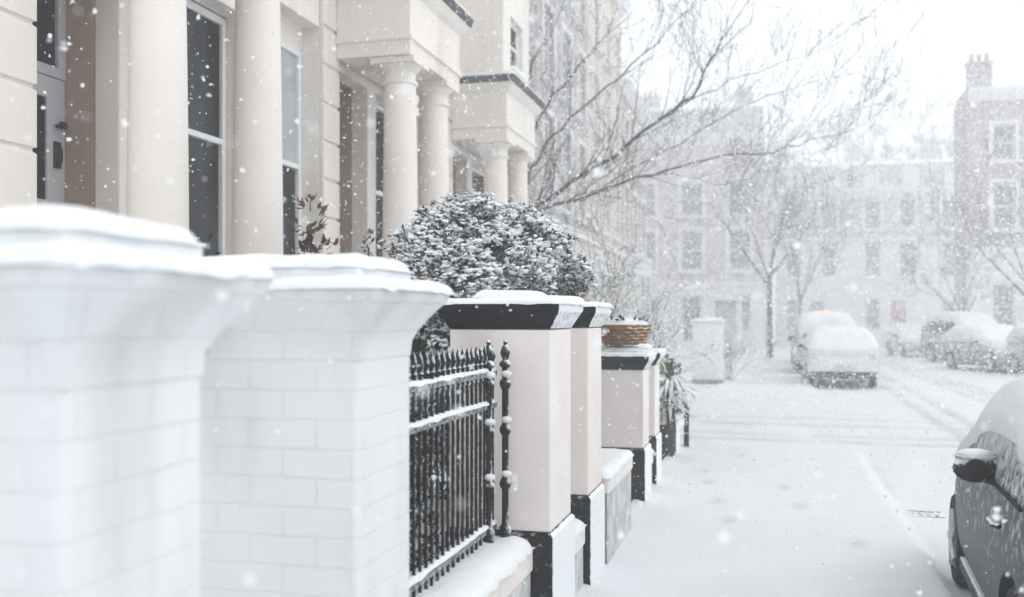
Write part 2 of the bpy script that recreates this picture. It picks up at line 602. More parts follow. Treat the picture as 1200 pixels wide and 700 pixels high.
def sheet(name, xs, ys, zf, mt):
    m_ = MB()
    for y in ys:
        for x in xs:
            m_.v.append((x, y, zf(x, y)))
    nx = len(xs)
    for j in range(len(ys) - 1):
        for i in range(nx - 1):
            o = j * nx + i
            m_.face(o, o + 1, o + nx + 1, o + nx)
    o = m_.build(name, mt, smooth=80)
    at = o.data.attributes.new('slush', 'FLOAT', 'POINT')
    at.data.foreach_set('value', [dirt(v[0], v[1]) if name != 'ground' else 0.0 for v in m_.v])
    return kind(o, 'structure')


def lin(a, b, n):
    return [a + (b - a) * i / n for i in range(n + 1)]


YS = ys_list(0.3, 66, 0.035, 0.006)
sheet('pavement', lin(-1.16, KERB, 62), YS, gz, M_ground)
sheet('road', lin(KERB, 1.4, 8)[:-1] + lin(1.4, 7.7, 70), YS, gz, M_ground)
sheet('pavement_opposite', lin(7.7, 10.6, 20), ys_list(0.3, 51, 0.3, 0.01), lambda x, y: gz(x, y) if x < 7.75 else 0.01 * noise.noise(Vector((x, y, 2))), M_snow)
sheet('side_road', lin(-14, -1.16, 60), ys_list(13.2, 25.1, 0.12, 0.0), lambda x, y: gz(x, y), M_ground)
sheet('front_garden', lin(-5.6, -1.3, 40), lin(0.3, 13.2, 90), lambda x, y: 0.03 + 0.05 * noise.noise(Vector((x * 1.3, y * 1.3, 4))), M_snow)
sheet('ground', lin(-220, 220, 60), lin(-120, 240, 60), lambda x, y: -0.16, M_snow)

# ------------------------------------------------------------------ facade helpers (local frame: facade looks along -y)


def facade(m_, u0, u1, z0, z1, y0, y1, holes):
    """a wall slab with real rectangular openings and reveals"""
    us = sorted(set([u0, u1] + [h[i] for h in holes for i in (0, 1)]))
    zs = sorted(set([z0, z1] + [h[i] for h in holes for i in (2, 3)]))
    us = [u for u in us if u0 <= u <= u1]
    zs = [z for z in zs if z0 <= z <= z1]
    cache = {}

    def V(u, y, z):
        k = (round(u, 5), round(y, 5), round(z, 5))
        if k not in cache: cache[k] = m_.vert(k)
        return cache[k]

    def solid(i, j):
        if i < 0 or j < 0 or i >= len(us) - 1 or j >= len(zs) - 1: return False
        uc, zc = (us[i] + us[i + 1]) / 2, (zs[j] + zs[j + 1]) / 2
        return not any(h[0] < uc < h[1] and h[2] < zc < h[3] for h in holes)

    for i in range(len(us) - 1):
        for j in range(len(zs) - 1):
            if not solid(i, j): continue
            a, b, c, d = us[i], us[i + 1], zs[j], zs[j + 1]
            m_.face(V(a, y0, c), V(b, y0, c), V(b, y0, d), V(a, y0, d))
            m_.face(V(b, y1, c), V(a, y1, c), V(a, y1, d), V(b, y1, d))
            if not solid(i - 1, j): m_.face(V(a, y1, c), V(a, y0, c), V(a, y0, d), V(a, y1, d))
            if not solid(i + 1, j): m_.face(V(b, y0, c), V(b, y1, c), V(b, y1, d), V(b, y0, d))
            if not solid(i, j - 1): m_.face(V(a, y1, c), V(b, y1, c), V(b, y0, c), V(a, y0, c))
            if not solid(i, j + 1): m_.face(V(a, y0, d), V(b, y0, d), V(b, y1, d), V(a, y1, d))


def ring(m_, u0, u1, z0, z1, y0, y1, w):
    """a rectangular frame without overlaps"""
    facade(m_, u0, u1, z0, z1, y0, y1, [(u0 + w, u1 - w, z0 + w, z1 - w)])


def sash(parent, u0, u1, z0, z1, y, rail=None, fw=0.07, glass=None, pane_mat2=None, bars=0, snow=True, fmat=None):
    """sash window set at depth y: frame > pane (lower and upper), sill with snow"""
    rail = rail if rail else (z0 + z1) / 2
    f = MB()
    facade(f, u0, u1, z0, z1, y, y + 0.09, [(u0 + fw, u1 - fw, z0 + fw * 1.3, rail - fw * 0.4), (u0 + fw, u1 - fw, rail + fw * 0.4, z1 - fw)])
    if bars:
        for k in range(1, bars + 1):
            u = u0 + fw + (u1 - u0 - 2 * fw) * k / (bars + 1)
            f.box(u - 0.012, u + 0.012, y + 0.02, y + 0.06, z0 + fw * 1.3, rail - fw * 0.4)
            f.box(u - 0.012, u + 0.012, y + 0.02, y + 0.06, rail + fw * 0.4, z1 - fw)
    w = f.build('window', fmat or M_wpaint, parent, bevel=0.006)
    bx(u0 + fw - 0.01, u1 - fw + 0.01, y + 0.045, y + 0.055, z0 + fw, rail).build('pane', glass or M_glass, w)
    bx(u0 + fw - 0.01, u1 - fw + 0.01, y + 0.035, y + 0.044, rail + 0.001, z1 - fw + 0.01).build('pane', pane_mat2 or glass or M_glass, w)
    s = MB()
    s.box(u0 - 0.04, u1 + 0.04, y - 0.16, y - 0.002, z0 - 0.08, z0 - 0.003)
    sl = s.build('sill', fmat or M_wpaint, w, bevel=0.008)
    if snow:
        q = MB()
        q.snow(u0 - 0.03, u1 + 0.03, y - 0.15, y - 0.005, z0 - 0.003, 0.035, seed=u0 * 3 + z0, step=0.06)
        q.build('snow', M_snowfine, w, smooth=60)
    return w


# ------------------------------------------------------------------ the cream terrace on the left
def column(parent, x, y, z0, z1, r=0.205):
    m_ = MB()
    m_.loft([(z0, x - r * 1.35, x + r * 1.35, y - r * 1.35, y + r * 1.35), (z0 + 0.1, x - r * 1.35, x + r * 1.35, y - r * 1.35, y + r * 1.35)])
    H = z1 - z0
    prof = [(r * 1.25, z0 + 0.101), (r * 1.3, z0 + 0.14), (r * 1.25, z0 + 0.18), (r * 1.06, z0 + 0.2), (r * 1.02, z0 + 0.25)]
    for k in range(9):
        t = k / 8
        prof.append((r * (1.0 - 0.13 * t ** 1.6), z0 + 0.27 + (H - 0.27 - 0.30) * t))
    rt = r * 0.87
    prof += [(rt * 1.0, z1 - 0.285), (rt * 1.12, z1 - 0.28), (rt * 1.14, z1 - 0.26), (rt * 1.12, z1 - 0.245), (rt, z1 - 0.24),
             (rt, z1 - 0.15), (rt * 1.12, z1 - 0.13), (rt * 1.3, z1 - 0.09), (rt * 1.36, z1 - 0.072)]
    m_.lathe(prof, (x, y), 36)
    a = rt * 1.45
    m_.loft([(z1 - 0.07, x - a, x + a, y - a, y + a), (z1 - 0.003, x - a, x + a, y - a, y + a)])
    return m_.build('column', M_cream, parent, smooth=40)


def terraced_house(P, label, length=4.83, cols=(0.3, 1.6), zo=0.0, first=False, last=False, name='terraced_house'):
    h = thing(name, label, 'house', (-4.75, P, zo), pi / 2, 'cream terraced houses along the left')
    Z0, ZS, ZC, ZT = -0.2 - zo, 4.59, 5.49, 11.2
    FL = 1.6
    e0, e1 = -0.08, cols[1] + 0.36
    u_end = length - 0.003
    lo = -3.0 if first else -0.41
    w1 = (1.22, 2.85)
    w2 = (3.28, length - 0.41)
    # main wall with openings: door recess, two ground-floor windows, three first-floor windows
    holes = [(0.0, 0.95, FL, 4.5), (w1[0], w1[1], 2.05, 4.5), (w2[0], w2[1], 2.05, 4.85),
             (0.35, 1.25, 6.05, 8.3), (w1[0] + .1, w1[1] - .05, 6.05, 8.3), (w2[0] + .05, w2[1] - .1, 6.05, 8.3)]
    m_ = MB()
    facade(m_, 0.0 - 0.0, w2[1], Z0, ZT, 0.0, 0.22, holes)
    m_.box(lo, -0.003, 0.001, 0.22, Z0, ZT) if not first else m_.box(lo, -0.41, 0.001, 0.22, Z0, ZT)
    m_.build('wall', M_cream, h, bevel=0.012)
    # rest of the volume behind the front wall, with the end walls
    m_ = MB()
    if last:
        facade(m_, -0.4, length, Z0, ZT - 0.3, 8.5, 8.7, [])
        m_.box(length - 0.41, length, 0.221, 8.499, Z0, ZT)
        m_.box(w2[1] + 0.003, length, 0.0, 0.2185, Z0, ZT)
        m_.build('end_wall', M_cream, h, bevel=0.012)
    # dark room behind the windows
    m_ = MB()
    m_.box(1.2, w2[1] + .0, 0.62, 0.68, Z0, ZT - 0.5)
    m_.build('inner_wall', M_curtain, h)
    # rusticated pier at the party wall
    m_ = MB()
    z = FL - 1.6
    zz = 1.10
    lv = []
    x0, x1 = -0.41, 0.0
    while zz < 5.3:
        a, b = zz + 0.012, min(zz + 0.42, 5.3)
        lv += [(a, x0, x1 + 0.012, -0.05, 0.0), (b - 0.03, x0, x1 + 0.012, -0.05, 0.0), (b - 0.012, x0 + 0.01, x1, -0.025, 0.0), (b + 0.01, x0 + 0.01, x1, -0.025, 0.0)]
        zz += 0.42
    m_.loft([(Z0, x0, x1 + 0.012, -0.05, 0.0)] + lv)
    m_.build('rusticated_pier', M_cream, h, bevel=0.006)
    # door recess lined in tan with porch shade in its colour, with the grey glazed door
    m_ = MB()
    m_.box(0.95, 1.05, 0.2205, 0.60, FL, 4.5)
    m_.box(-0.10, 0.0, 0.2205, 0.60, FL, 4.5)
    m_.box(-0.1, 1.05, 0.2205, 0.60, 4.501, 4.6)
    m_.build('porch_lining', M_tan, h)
    d = MB()
    facade(d, 0.003, 0.947, FL, 3.48, 0.48, 0.54, [(0.21, 0.75, FL + 0.95, 3.32), (0.21, 0.75, FL + 0.2, FL + 0.78)])
    dd = d.build('door', M_greydoor, h, bevel=0.006)
    q = bx(0.2, 0.76, 0.50, 0.52, FL + 0.15, 3.36).build('panel', M_blackdoor, dd)
    q = MB()
    q.lathe([(0.0, 0.40), (0.03, 0.405), (0.036, 0.43), (0.02, 0.45), (0.014, 0.479)], (0.85, FL + 1.52), 14, 'y')
    q.build('knob', M_brass, dd, smooth=40)
    q = MB()
    q.box(0.815, 0.885, 0.462, 0.479, FL + 1.20, FL + 1.40)
    q.tube([(0.85, 0.455, FL + 1.38), (0.85, 0.43, FL + 1.34), (0.85, 0.43, FL + 1.25), (0.85, 0.455, FL + 1.22)], [0.009] * 4, 8)
    q.build('handle', M_brass, dd)
    f = MB()
    ring(f, 0.003, 0.947, 3.485, 4.49, 0.47, 0.55, 0.08)
    ff = f.build('fanlight', M_greydoor, h, bevel=0.006)
    bx(0.07, 0.88, 0.505, 0.515, 3.55, 4.42).build('pane', M_blackdoor, ff)
    # windows
    sash(h, w1[0] + 0.003, w1[1] - 0.003, 2.06, 4.49, 0.21, 3.32)
    sash(h, w2[0] + 0.003, w2[1] - 0.003, 2.06, 4.60, 0.21, 3.32, glass=M_glass, pane_mat2=M_palepane)
    m_ = MB()
    m_.box(w2[0], w2[1], 0.2205, 0.30, 4.605, 4.85)
    m_.build('window_head', M_cream, h)
    for a, b in ((0.35, 1.25), (w1[0] + .1, w1[1] - .05), (w2[0] + .05, w2[1] - .1)):
        sash(h, a + 0.003, b - 0.003, 6.06, 8.29, 0.14, snow=False)
    # porch: plinth with steps, columns, responds, entablature, balcony
    m_ = MB()
    m_.box(e0 + .02, e1 - .02, -0.98, -0.053, Z0, FL - 0.003)
    m_.box(0.0, 0.95, 0.0, 0.6, FL - 0.1, FL - 0.002)
    for k in range(8):
        m_.box(0.0 + 0.15, e1 - 0.25, -0.98 - 0.2 * (k + 1) + 0.0, -0.983 - 0.2 * k, Z0, FL - 0.19 * (k + 1))
    m_.build('porch_steps', M_cream, h, bevel=0.01)
    m_ = MB()
    for k in range(8):
        m_.snow(0.16, e1 - 0.26, -0.98 - 0.2 * (k + 1) + 0.01, -0.985 - 0.2 * k, FL - 0.19 * (k + 1), 0.05, seed=k, step=0.08)
    m_.build('snow', M_snow, h, smooth=60)
    for c in cols:
        column(h, c, -0.70, FL, ZS)
    m_ = MB()
    f0, f1, fy = e0, e1, -0.93
    s = 1
    m_.loft([(ZS, f0, f1, fy, -0.053), (ZS + .16, f0, f1, fy, -0.053), (ZS + .165, f0 - .03, f1 + .03, fy - .03, -0.053),
             (ZS + .205, f0 - .03, f1 + .03, fy - .03, -0.053), (ZS + .21, f0, f1, fy, -0.053), (ZC - .22, f0, f1, fy, -0.053),
             (ZC - .17, f0 - .05, f1 + .05, fy - .05, -0.053), (ZC - .08, f0 - .11, f1 + .11, fy - .11, -0.053), (ZC - .075, f0 - .11, f1 + .11, fy - .11, -0.053)])
    m_.build('entablature', M_cream, h, bevel=0.006)
    m_ = MB()
    m_.loft([(ZC - .073, f0 - .13, f1 + .13, fy - .13, -0.053), (ZC + .03, f0 - .15, f1 + .15, fy - .15, -0.053)])
    m_.box(f1 + .153, length - 0.46, -0.22, -0.003, ZC - .072, ZC + .03)
    m_.build('balcony_edge', M_darkedge, h, bevel=0.01)
    m_ = MB()
    m_.snow(f0 - .14, f1 + .14, fy - .14, -0.05, ZC + .03, 0.06, seed=P)
    m_.snow(f1 + .16, length - .47, -.22, -.01, ZC + .03, 0.05, seed=P + 2)
    m_.build('snow', M_snow, h, smooth=60)
    bu0, bu1 = f1 + .17, length - .5
    m_ = MB()
    m_.box(bu0, bu1, -.205, -.18, ZC + .80, ZC + .83)
    m_.box(bu0, bu1, -.202, -.183, ZC + .12, ZC + .14)
    for k in range(int((bu1 - bu0) / .11)):
        u = bu0 + .03 + .11 * k
        m_.box(u, u + .014, -.2, -.186, ZC + .142, ZC + .798)
        m_.box(u, u + .014, -.2, -.186, ZC + .031, ZC + .118)
    m_.build('balcony_railing', M_iron, h)
    # parapet room over the porch with a window in its front
    m_ = MB()
    facade(m_, f0 + .1, f1 - .1, ZC + 0.031, 7.25, fy + .08, fy + .26, [(f0 + .55, f1 - .55, ZC + .32, 6.6)])
    m_.box(f0 + .1, f0 + .28, fy + .261, -0.003, ZC + .031, 7.25)
    m_.box(f1 - .28, f1 - .1, fy + .261, -0.003, ZC + .031, 7.25)
    m_.box(f0 + .05, f1 - .05, fy + .03, -0.003, 7.253, 7.4)
    m_.build('bay', M_cream, h, bevel=0.01)
    sash(h, f0 + .553, f1 - .553, ZC + .323, 6.597, fy + .16, fw=0.06, snow=False)
    # upper cornice and roof parapet
    m_ = MB()
    m_.loft([(8.9, -0.41, u_end, -0.08, -0.003), (9.0, -0.41, u_end, -0.22, -0.003), (9.12, -0.41, u_end, -0.26, -0.003)])
    m_.build('cornice', M_cream, h, bevel=0.008)
    return h


terraced_house(5.61, 'nearest cream stucco house with grey glazed door and dark sash window behind its columns', first=True, cols=(0.40, 1.78))
terraced_house(10.44, 'middle cream stucco house whose porch stands above the snowy evergreen bush', length=4.2, cols=(0.22, 1.38))
terraced_house(14.64, 'farthest cream terraced house of the left row, its porch reaching the bare tree', length=5.0, cols=(0.12, 1.45), zo=-0.18, last=True)


# ------------------------------------------------------------------ gate piers, low walls, railings
def pier(name, label, group, x0, x1, y0, y1, z_plinth, z_cap0, z_cap1, over, tier, m_shaft, m_plinth, m_cap, mt_tier, snow_t, seed, bev=0.012, flare='cove', zb=-0.15):
    cx, cy_ = (x0 + x1) / 2, (y0 + y1) / 2
    t = thing(name, label, 'gate pier', (cx, cy_, 0), 0, group)
    a, b, c, d = x0 - cx, x1 - cx, y0 - cy_, y1 - cy_
    if z_plinth:
        m_ = MB()
        m_.loft([(zb, a - .02, b + .02, c - .02, d + .02), (z_plinth - .015, a - .02, b + .02, c - .02, d + .02), (z_plinth, a - .004, b + .004, c - .004, d + .004)])
        m_.build('plinth', m_plinth, t, bevel=0.006)
    m_ = MB()
    m_.box(a, b, c, d, (z_plinth + 0.002) if z_plinth else zb, z_cap0)
    m_.build('shaft', m_shaft, t, bevel=bev, seg=3)
    m_ = MB()
    lv = [(z_cap0 + 0.002, a, b, c, d)] if flare != 'cove' else [(z_cap0 - 0.03, a - .0015, b + .0015, c - .0015, d + .0015)]
    H = z_cap1 - z_cap0
    for k in range(1, 7):
        q = k / 6
        o = over * .88 * q ** 1.5 if flare == 'cove' else over * q
        lv.append((z_cap0 + 0.002 + (H - 0.035) * q, a - o, b + o, c - o, d + o))
    lv.append((z_cap1, a - over, b + over, c - over, d + over))
    m_.loft(lv)
    m_.build('cap', m_cap, t, smooth=50, bevel=0.005 if flare != 'cove' else 0.010)
    ti, tz = tier
    m_ = MB()
    m_.loft([(z_cap1 + 0.001, a + ti, b - ti, c + ti, d - ti), (z_cap1 + tz, a + ti, b - ti, c + ti, d - ti)])
    m_.build('upper_block', mt_tier, t, bevel=0.006)
    m_ = MB()
    o = over
    sx0, sx1, sy0, sy1 = a - o, b + o, c - o, d + o
    # ledge snow as one cushion, upper block snow as another
    m_.snow(sx0, sx1, sy0, sy1, z_cap1, snow_t, seed, 0.3, step=.016)
    m_.snow(a + ti, b - ti, c + ti, d - ti, z_cap1 + tz, snow_t * 1.25, seed + 5, 0.35)
    m_.build('snow', M_snowfine, t, smooth=70)
    return t


G_W = 'white brick gate piers in the foreground'
w1p = pier('gate_pier', 'nearest white painted brick gate pier, at the left edge and out of focus', G_W, -1.70, -1.20, 1.50, 1.95, 0, 1.55, 1.745, 0.115,
     (0.0, 0.07), M_wbrick, M_wbrick, M_wbrick, M_wpaint, 0.034, 1.0, 0.022)
m_ = MB(); m_.tube([(.23, .225, 1.565), (.23, .255, 1.565), (.235, .262, 1.585), (.235, .262, 1.60)], [.005] * 4, 8); m_.build('hinge_pin', M_iron, w1p, smooth=50)
pier('gate_pier', 'white painted brick gate pier touching the black railings', G_W, -1.84, -1.20, 2.80, 3.26, 0, 1.55, 1.745, 0.115,
     (0.0, 0.07), M_wbrick, M_wbrick, M_wbrick, M_wpaint, 0.034, 2.0, 0.018)
G_C = 'cream gate piers with black caps'
pier('gate_pier', 'tall cream gate pier with black cap right behind the iron railings', G_C, -1.60, -1.065, 4.93, 5.47, 0.57, 1.60, 1.735, 0.06,
     (0.10, 0.035), M_cream2, M_black, M_blackcap, M_greyplinth, 0.028, 3.0, 0.008, 'slope')
pier('gate_pier', 'tall cream black-capped gate pier just before the grey low wall', G_C, -1.56, -1.065, 6.03, 6.53, 0.57, 1.60, 1.735, 0.06,
     (0.10, 0.035), M_cream2, M_black, M_blackcap, M_greyplinth, 0.028, 4.0, 0.008, 'slope')
pier('gate_pier', 'lower cream gate pier carrying the brown wicker bowl', G_C, -1.52, -1.075, 8.90, 9.34, 0.50, 1.20, 1.33, 0.06,
     (0.07, 0.04), M_cream2, M_black, M_blackcap, M_greyplinth, 0.03, 6.0, 0.008, 'slope')
pier('gate_pier', 'lower cream gate pier without a bowl, behind the one with a bowl', G_C, -1.50, -1.075, 9.86, 10.28, 0.50, 1.20, 1.33, 0.06,
     (0.07, 0.04), M_cream2, M_black, M_blackcap, M_greyplinth, 0.03, 7.0, 0.008, 'slope')
pier('gate_pier', 'plain white gate pier with dark base across the side road', None, -1.86, -1.10, 25.7, 26.4, 0.12, 1.56, 1.62, 0.03,
     (0.06, 0.02), M_wpaint, M_greyplinth, M_wpaint, M_wpaint, 0.05, 8.0, 0.02, 'slope', zb=-0.2)


def low_wall(label, x0, x1, y0, y1, z, snow=0.05, band=0.12, m_low=None):
    t = thing('low_wall', label, 'low wall', ((x0 + x1) / 2, (y0 + y1) / 2, 0))
    cx, cy_ = t.location.x, t.location.y
    bx(x0 - cx, x1 - cx, y0 - cy_, y1 - cy_, -0.15, z - band).build('base', m_low or M_greyplinth, t, bevel=0.008)
    bx(x0 - cx - .012, x1 - cx + .012, y0 - cy_, y1 - cy_, z - band + .002, z).build('coping', M_cream2, t, bevel=0.01)
    m_ = MB()
    m_.snow(x0 - cx - .01, x1 - cx + .01, y0 - cy_ + .005, y1 - cy_ - .005, z, snow, seed=y0, lip=0.015)
    m_.build('snow', M_snowfine, t, smooth=70)
    return t


low_wall('low snow-topped wall carrying the black iron railings', -1.52, -1.16, 3.29, 4.90, 0.50, 0.06)
low_wall('short snowy wall stub between the two tall cream piers', -1.50, -1.09, 5.50, 6.00, 0.40, 0.06)
low_wall('grey low wall with cream coping between tall and lower cream piers', -1.46, -1.03, 6.56, 7.75, 0.60, 0.05, 0.11)
low_wall('low snowy wall stub between the lower pair of cream piers', -1.46, -1.10, 9.37, 9.83, 0.36, 0.05)
t = thing('low_wall', 'black wall end topped with snow beneath the snowy strap-leaved plant', 'low wall', (-1.28, 12.55, 0))
bx(-.2, .2, -.25, .25, -.15, .36).build('base', M_black, t, bevel=0.008)
bx(-.22, .22, -.27, .27, .362, .43).build('coping', M_wpaint, t, bevel=0.01)
m_ = MB(); m_.snow(-.22, .22, -.27, .27, .43, .07, 4.0, lip=.02); m_.build('snow', M_snow, t, smooth=70)
t = thing('bollard_post', 'thin black post standing at the end of the black wall', 'post', (-1.01, 12.95, 0))
m_ = MB(); m_.lathe([(.035, -.15), (.035, .5), (.045, .51), (.045, .54), (.02, .57)], (0, 0), 12); m_.build('post', M_iron, t, smooth=40)
m_ = MB(); m_.blob((0, 0, .585), .035, .035, .025, 10, 6); m_.build('snow', M_snow, t, smooth=60)


def railing(label, x, y0, y1, zb, zt, n, group=None):
    t = thing('iron_railing', label, 'railing', (x, y0, 0), 0, group)
    L_ = y1 - y0
    m_ = MB(); m_.box(-.012, .012, 0, L_, zb + .04, zb + .075); m_.build('rail', M_iron, t)
    m_ = MB(); m_.box(-.014, .014, 0, L_, zt, zt + .03); m_.build('rail', M_iron, t)
    m_ = MB(); m_.box(-.014, .014, 0, L_, zt - .16, zt - .13); m_.build('rail', M_iron, t)
    for zz in (zb + .075, zt + .03, zt - .13):
        m_ = MB(); m_.snow(-.016, .016, 0.0, L_, zz, .013, seed=zz * 9, amp=.9, lip=0.006, step=.02); m_.build('snow', M_snowfine, t, smooth=70)
    for k in range(n):
        y = L_ * (k + .5) / n
        m_ = MB()
        m_.lathe([(.0085, zb - .03), (.0085, zb + .04)], (0, y), 8)
        m_.lathe([(.0085, zb + .078), (.0085, zt - .162)], (0, y), 8)
        m_.lathe([(.0085, zt - .128), (.0085, zt - .002)], (0, y), 8)
        m_.lathe([(.0085, zt + .032), (.0085, zt + .055), (.016, zt + .065), (.010, zt + .075), (.017, zt + .095), (.011, zt + .125), (.001, zt + .155)], (0, y), 8)
        o = m_.build('bar', M_iron, t, smooth=50)
    # scrolls between the two upper rails
    m_ = MB()
    for k in range(n - 1):
        y = L_ * (k + 1.0) / n
        pts = [(0, y + (.5 * L_ / n - .012) * sin(a), zt - .065 + .055 * cos(a)) for a in [pi * 1.0 * i / 6 - pi / 2 for i in range(7)]]
        m_.tube(pts, [.005] * 7, 5)
    m_.build('scrollwork', M_iron, t, smooth=60)
    return t


railing('row of black iron railings with snowy rails between white and cream piers', -1.34, 3.28, 4.86, 0.56, 1.37, 22)


def standard(label, x, y, z0, z1):
    t = thing('railing_post', label, 'iron post', (x, y, 0), 0, 'iron posts by the tall cream pier')
    H = z1 - z0
    prof = [(.03, z0), (.03, z0 + .06), (.018, z0 + .08)]
    for q in (.28, .55, .78):
        zz = z0 + H * q
        prof += [(.017, zz - .03), (.026, zz - .015), (.03, zz), (.026, zz + .015), (.017, zz + .03)]
    zz = z1 - .14
    prof += [(.017, zz), (.03, zz + .01), (.03, zz + .025), (.014, zz + .04), (.026, zz + .075), (.02, zz + .10), (.008, zz + .115), (.012, zz + .13), (.001, zz + .14)]
    m_ = MB(); m_.lathe(prof, (0, 0), 14); m_.build('shaft', M_iron, t, smooth=50)
    for q in (.3, .57, .80):
        m_ = MB(); m_.blob((.01, -.012, z0 + H * q + .03), .03, .03, .018, 8, 5); m_.build('snow', M_snowfine, t, smooth=70)
    m_ = MB(); m_.blob((0, 0, z1 - .05), .022, .022, .02, 8, 5); m_.build('snow', M_snowfine, t, smooth=70)
    return t


standard('baluster-shaped black iron post next to the railing end', -1.325, 4.70, 0.55, 1.55)
standard('baluster-shaped black iron post closest to the tall cream pier', -1.275, 4.83, 0.55, 1.55)
t = thing('gate_stop', 'thin dark iron upright beside the lower cream pier with the bowl', 'iron post', (-1.50, 8.6, 0))
m_ = MB(); m_.lathe([(.014, 0), (.014, 1.0), (.02, 1.01), (.001, 1.06)], (0, 0), 8); m_.build('post', M_iron, t, smooth=50)


# ------------------------------------------------------------------ plants
def leaf(m_, p, n, up, L_, W_):
    """a slightly folded oval leaf"""
    d = up
    s = n.cross(d)
    if s.length < 1e-4: s = Vector((1, 0, 0))
    s.normalize()
    b = len(m_.v)
    a = p + d * L_
    mid = p + d * L_ * .45
    for q in (p, mid + s * W_ * .5 - n * W_ * .12, a, mid - s * W_ * .5 - n * W_ * .12, mid + n * W_ * .06):
        m_.v.append((q.x, q.y, q.z))
    m_.face(b, b + 1, b + 4)
    m_.face(b + 1, b + 2, b + 4)
    m_.face(b + 2, b + 3, b + 4)
    m_.face(b + 3, b, b + 4)


def rnd_dir(r):
    while True:
        v = Vector((r.uniform(-1, 1), r.uniform(-1, 1), r.uniform(-1, 1)))
        if 0.05 < v.length < 1: return v.normalized()


def bush(label, lobes, nleaf, L_, mleaf, snowp, seed, stem_base, cat='bush', name='evergreen_bush', sb=0.02, group=None, per=1):
    """lobes: (x, y, z, rx, ry, rz) crown volumes filled with leaf clusters on twigs"""
    r = random.Random(seed)
    t = thing(name, label, cat, stem_base, 0, group)
    B = Vector(stem_base)
    lf, sn, st = MB(), MB(), MB()
    tot = sum(l[3] * l[4] + l[4] * l[5] + l[3] * l[5] for l in lobes)
    for l in lobes:
        c = Vector(l[:3])
        st.tube([(0, 0, -.05), ((c - B) * .5 + Vector((0, 0, .1))), c - B], [.035, .022, .008], 6)
        share = (l[3] * l[4] + l[4] * l[5] + l[3] * l[5]) / tot
        ncl = int(nleaf * share / 7)
        for k in range(ncl):
            d = rnd_dir(r)
            sf = l[6] if len(l) > 6 else 1.0
            rad = r.uniform(.62, 1.0) ** .6
            bumpy = 1 + .38 * noise.noise(d * 2.6 + c) + .12 * noise.noise(d * 7 + c)
            p = c + Vector((d.x * l[3], d.y * l[4], d.z * l[5])) * rad * bumpy
            if p.z < -.0: continue
            # inside another lobe? keep only some
            tip = p - B
            if k % 3 == 0:
                st.tube([tip - Vector((d.x * l[3], d.y * l[4], d.z * l[5])) * .35, tip], [.006, .003], 4, cap=False)
            for q in range(7):
                up = (d + rnd_dir(r) * .9 + Vector((0, 0, .25))).normalized()
                n_ = (Vector((0, 0, 1)) + d * .5 + rnd_dir(r) * .8).normalized()
                leaf(lf, tip + rnd_dir(r) * L_ * .35, n_, up, L_ * r.uniform(.7, 1.25), L_ * r.uniform(.38, .55))
            if d.z > -.3 and rad > .72 and r.random() < sf * snowp * (.55 + .6 * max(0, d.z)) * (.6 + 1.2 * max(0, noise.noise(p * 3.5) + .35)):
                for q in range(per):
                    s = r.uniform(.55, 1.4) * sb
                    w = r.uniform(.8, 1.9)
                    sn.clump(tip + Vector((0, 0, L_ * .25)) + d * L_ * .3 + rnd_dir(r) * (L_ * .8 if q else 0), s * w, s * r.uniform(.8, 1.7), s * r.uniform(.35, .7), r)
    lf.build('foliage', mleaf, t)
    kind(sn.build('snow', M_snowfine, t, smooth=80), 'stuff')
    st.build('stem', M_bark, t, smooth=60)
    return t


B0 = px(560, 300, 7.6)
lob = []
for (x, y, d, rx, rz, sf) in ((545, 278, 7.4, .36, .28, .8), (604, 298, 7.7, .40, .30, .65), (502, 306, 7.0, .27, .26, 1.9), (562, 324, 7.1, .5, .32, .9),
                              (640, 322, 7.9, .36, .21, .9), (528, 342, 6.8, .36, .3, 1.9), (520, 270, 7.9, .22, .21, 1.3), (592, 268, 8.1, .24, .2, 1.1),
                              (664, 334, 8.0, .17, .09, 1.0), (553, 258, 7.7, .17, .17, 1.2), (626, 288, 7.8, .18, .18, .7)):
    p = px(x, y, d)
    lob.append((p.x, p.y, p.z, rx, rx * .95, rz, sf))
for l in list(lob)[:6]:
    lob.append((l[0], l[1], l[2] - .7, l[3] * .9, l[4] * .9, .55))
bush('large round evergreen bush loaded with snow above the tall cream pier', lob, 46000, .042, M_leaf, 1.35, 5, (B0.x, B0.y, 0.03), sb=.016, per=4)

# dark hedge behind the railings
lob = [(-2.02 + .06 * sin(k * 2.1), 3.35 + .38 * k, .55, .28, .34, .62) for k in range(6)]
lob += [(-1.86, 4.95, 1.15, .22, .3, .42), (-1.9, 4.3, 1.0, .24, .35, .42), (-1.9, 3.7, 1.0, .24, .35, .42)]
bush('dark low hedge seen through the black iron railings', lob, 9000, .06, M_hedge, .10, 8, (-1.98, 4.3, 0.0), 'hedge', 'hedge', sb=.02)

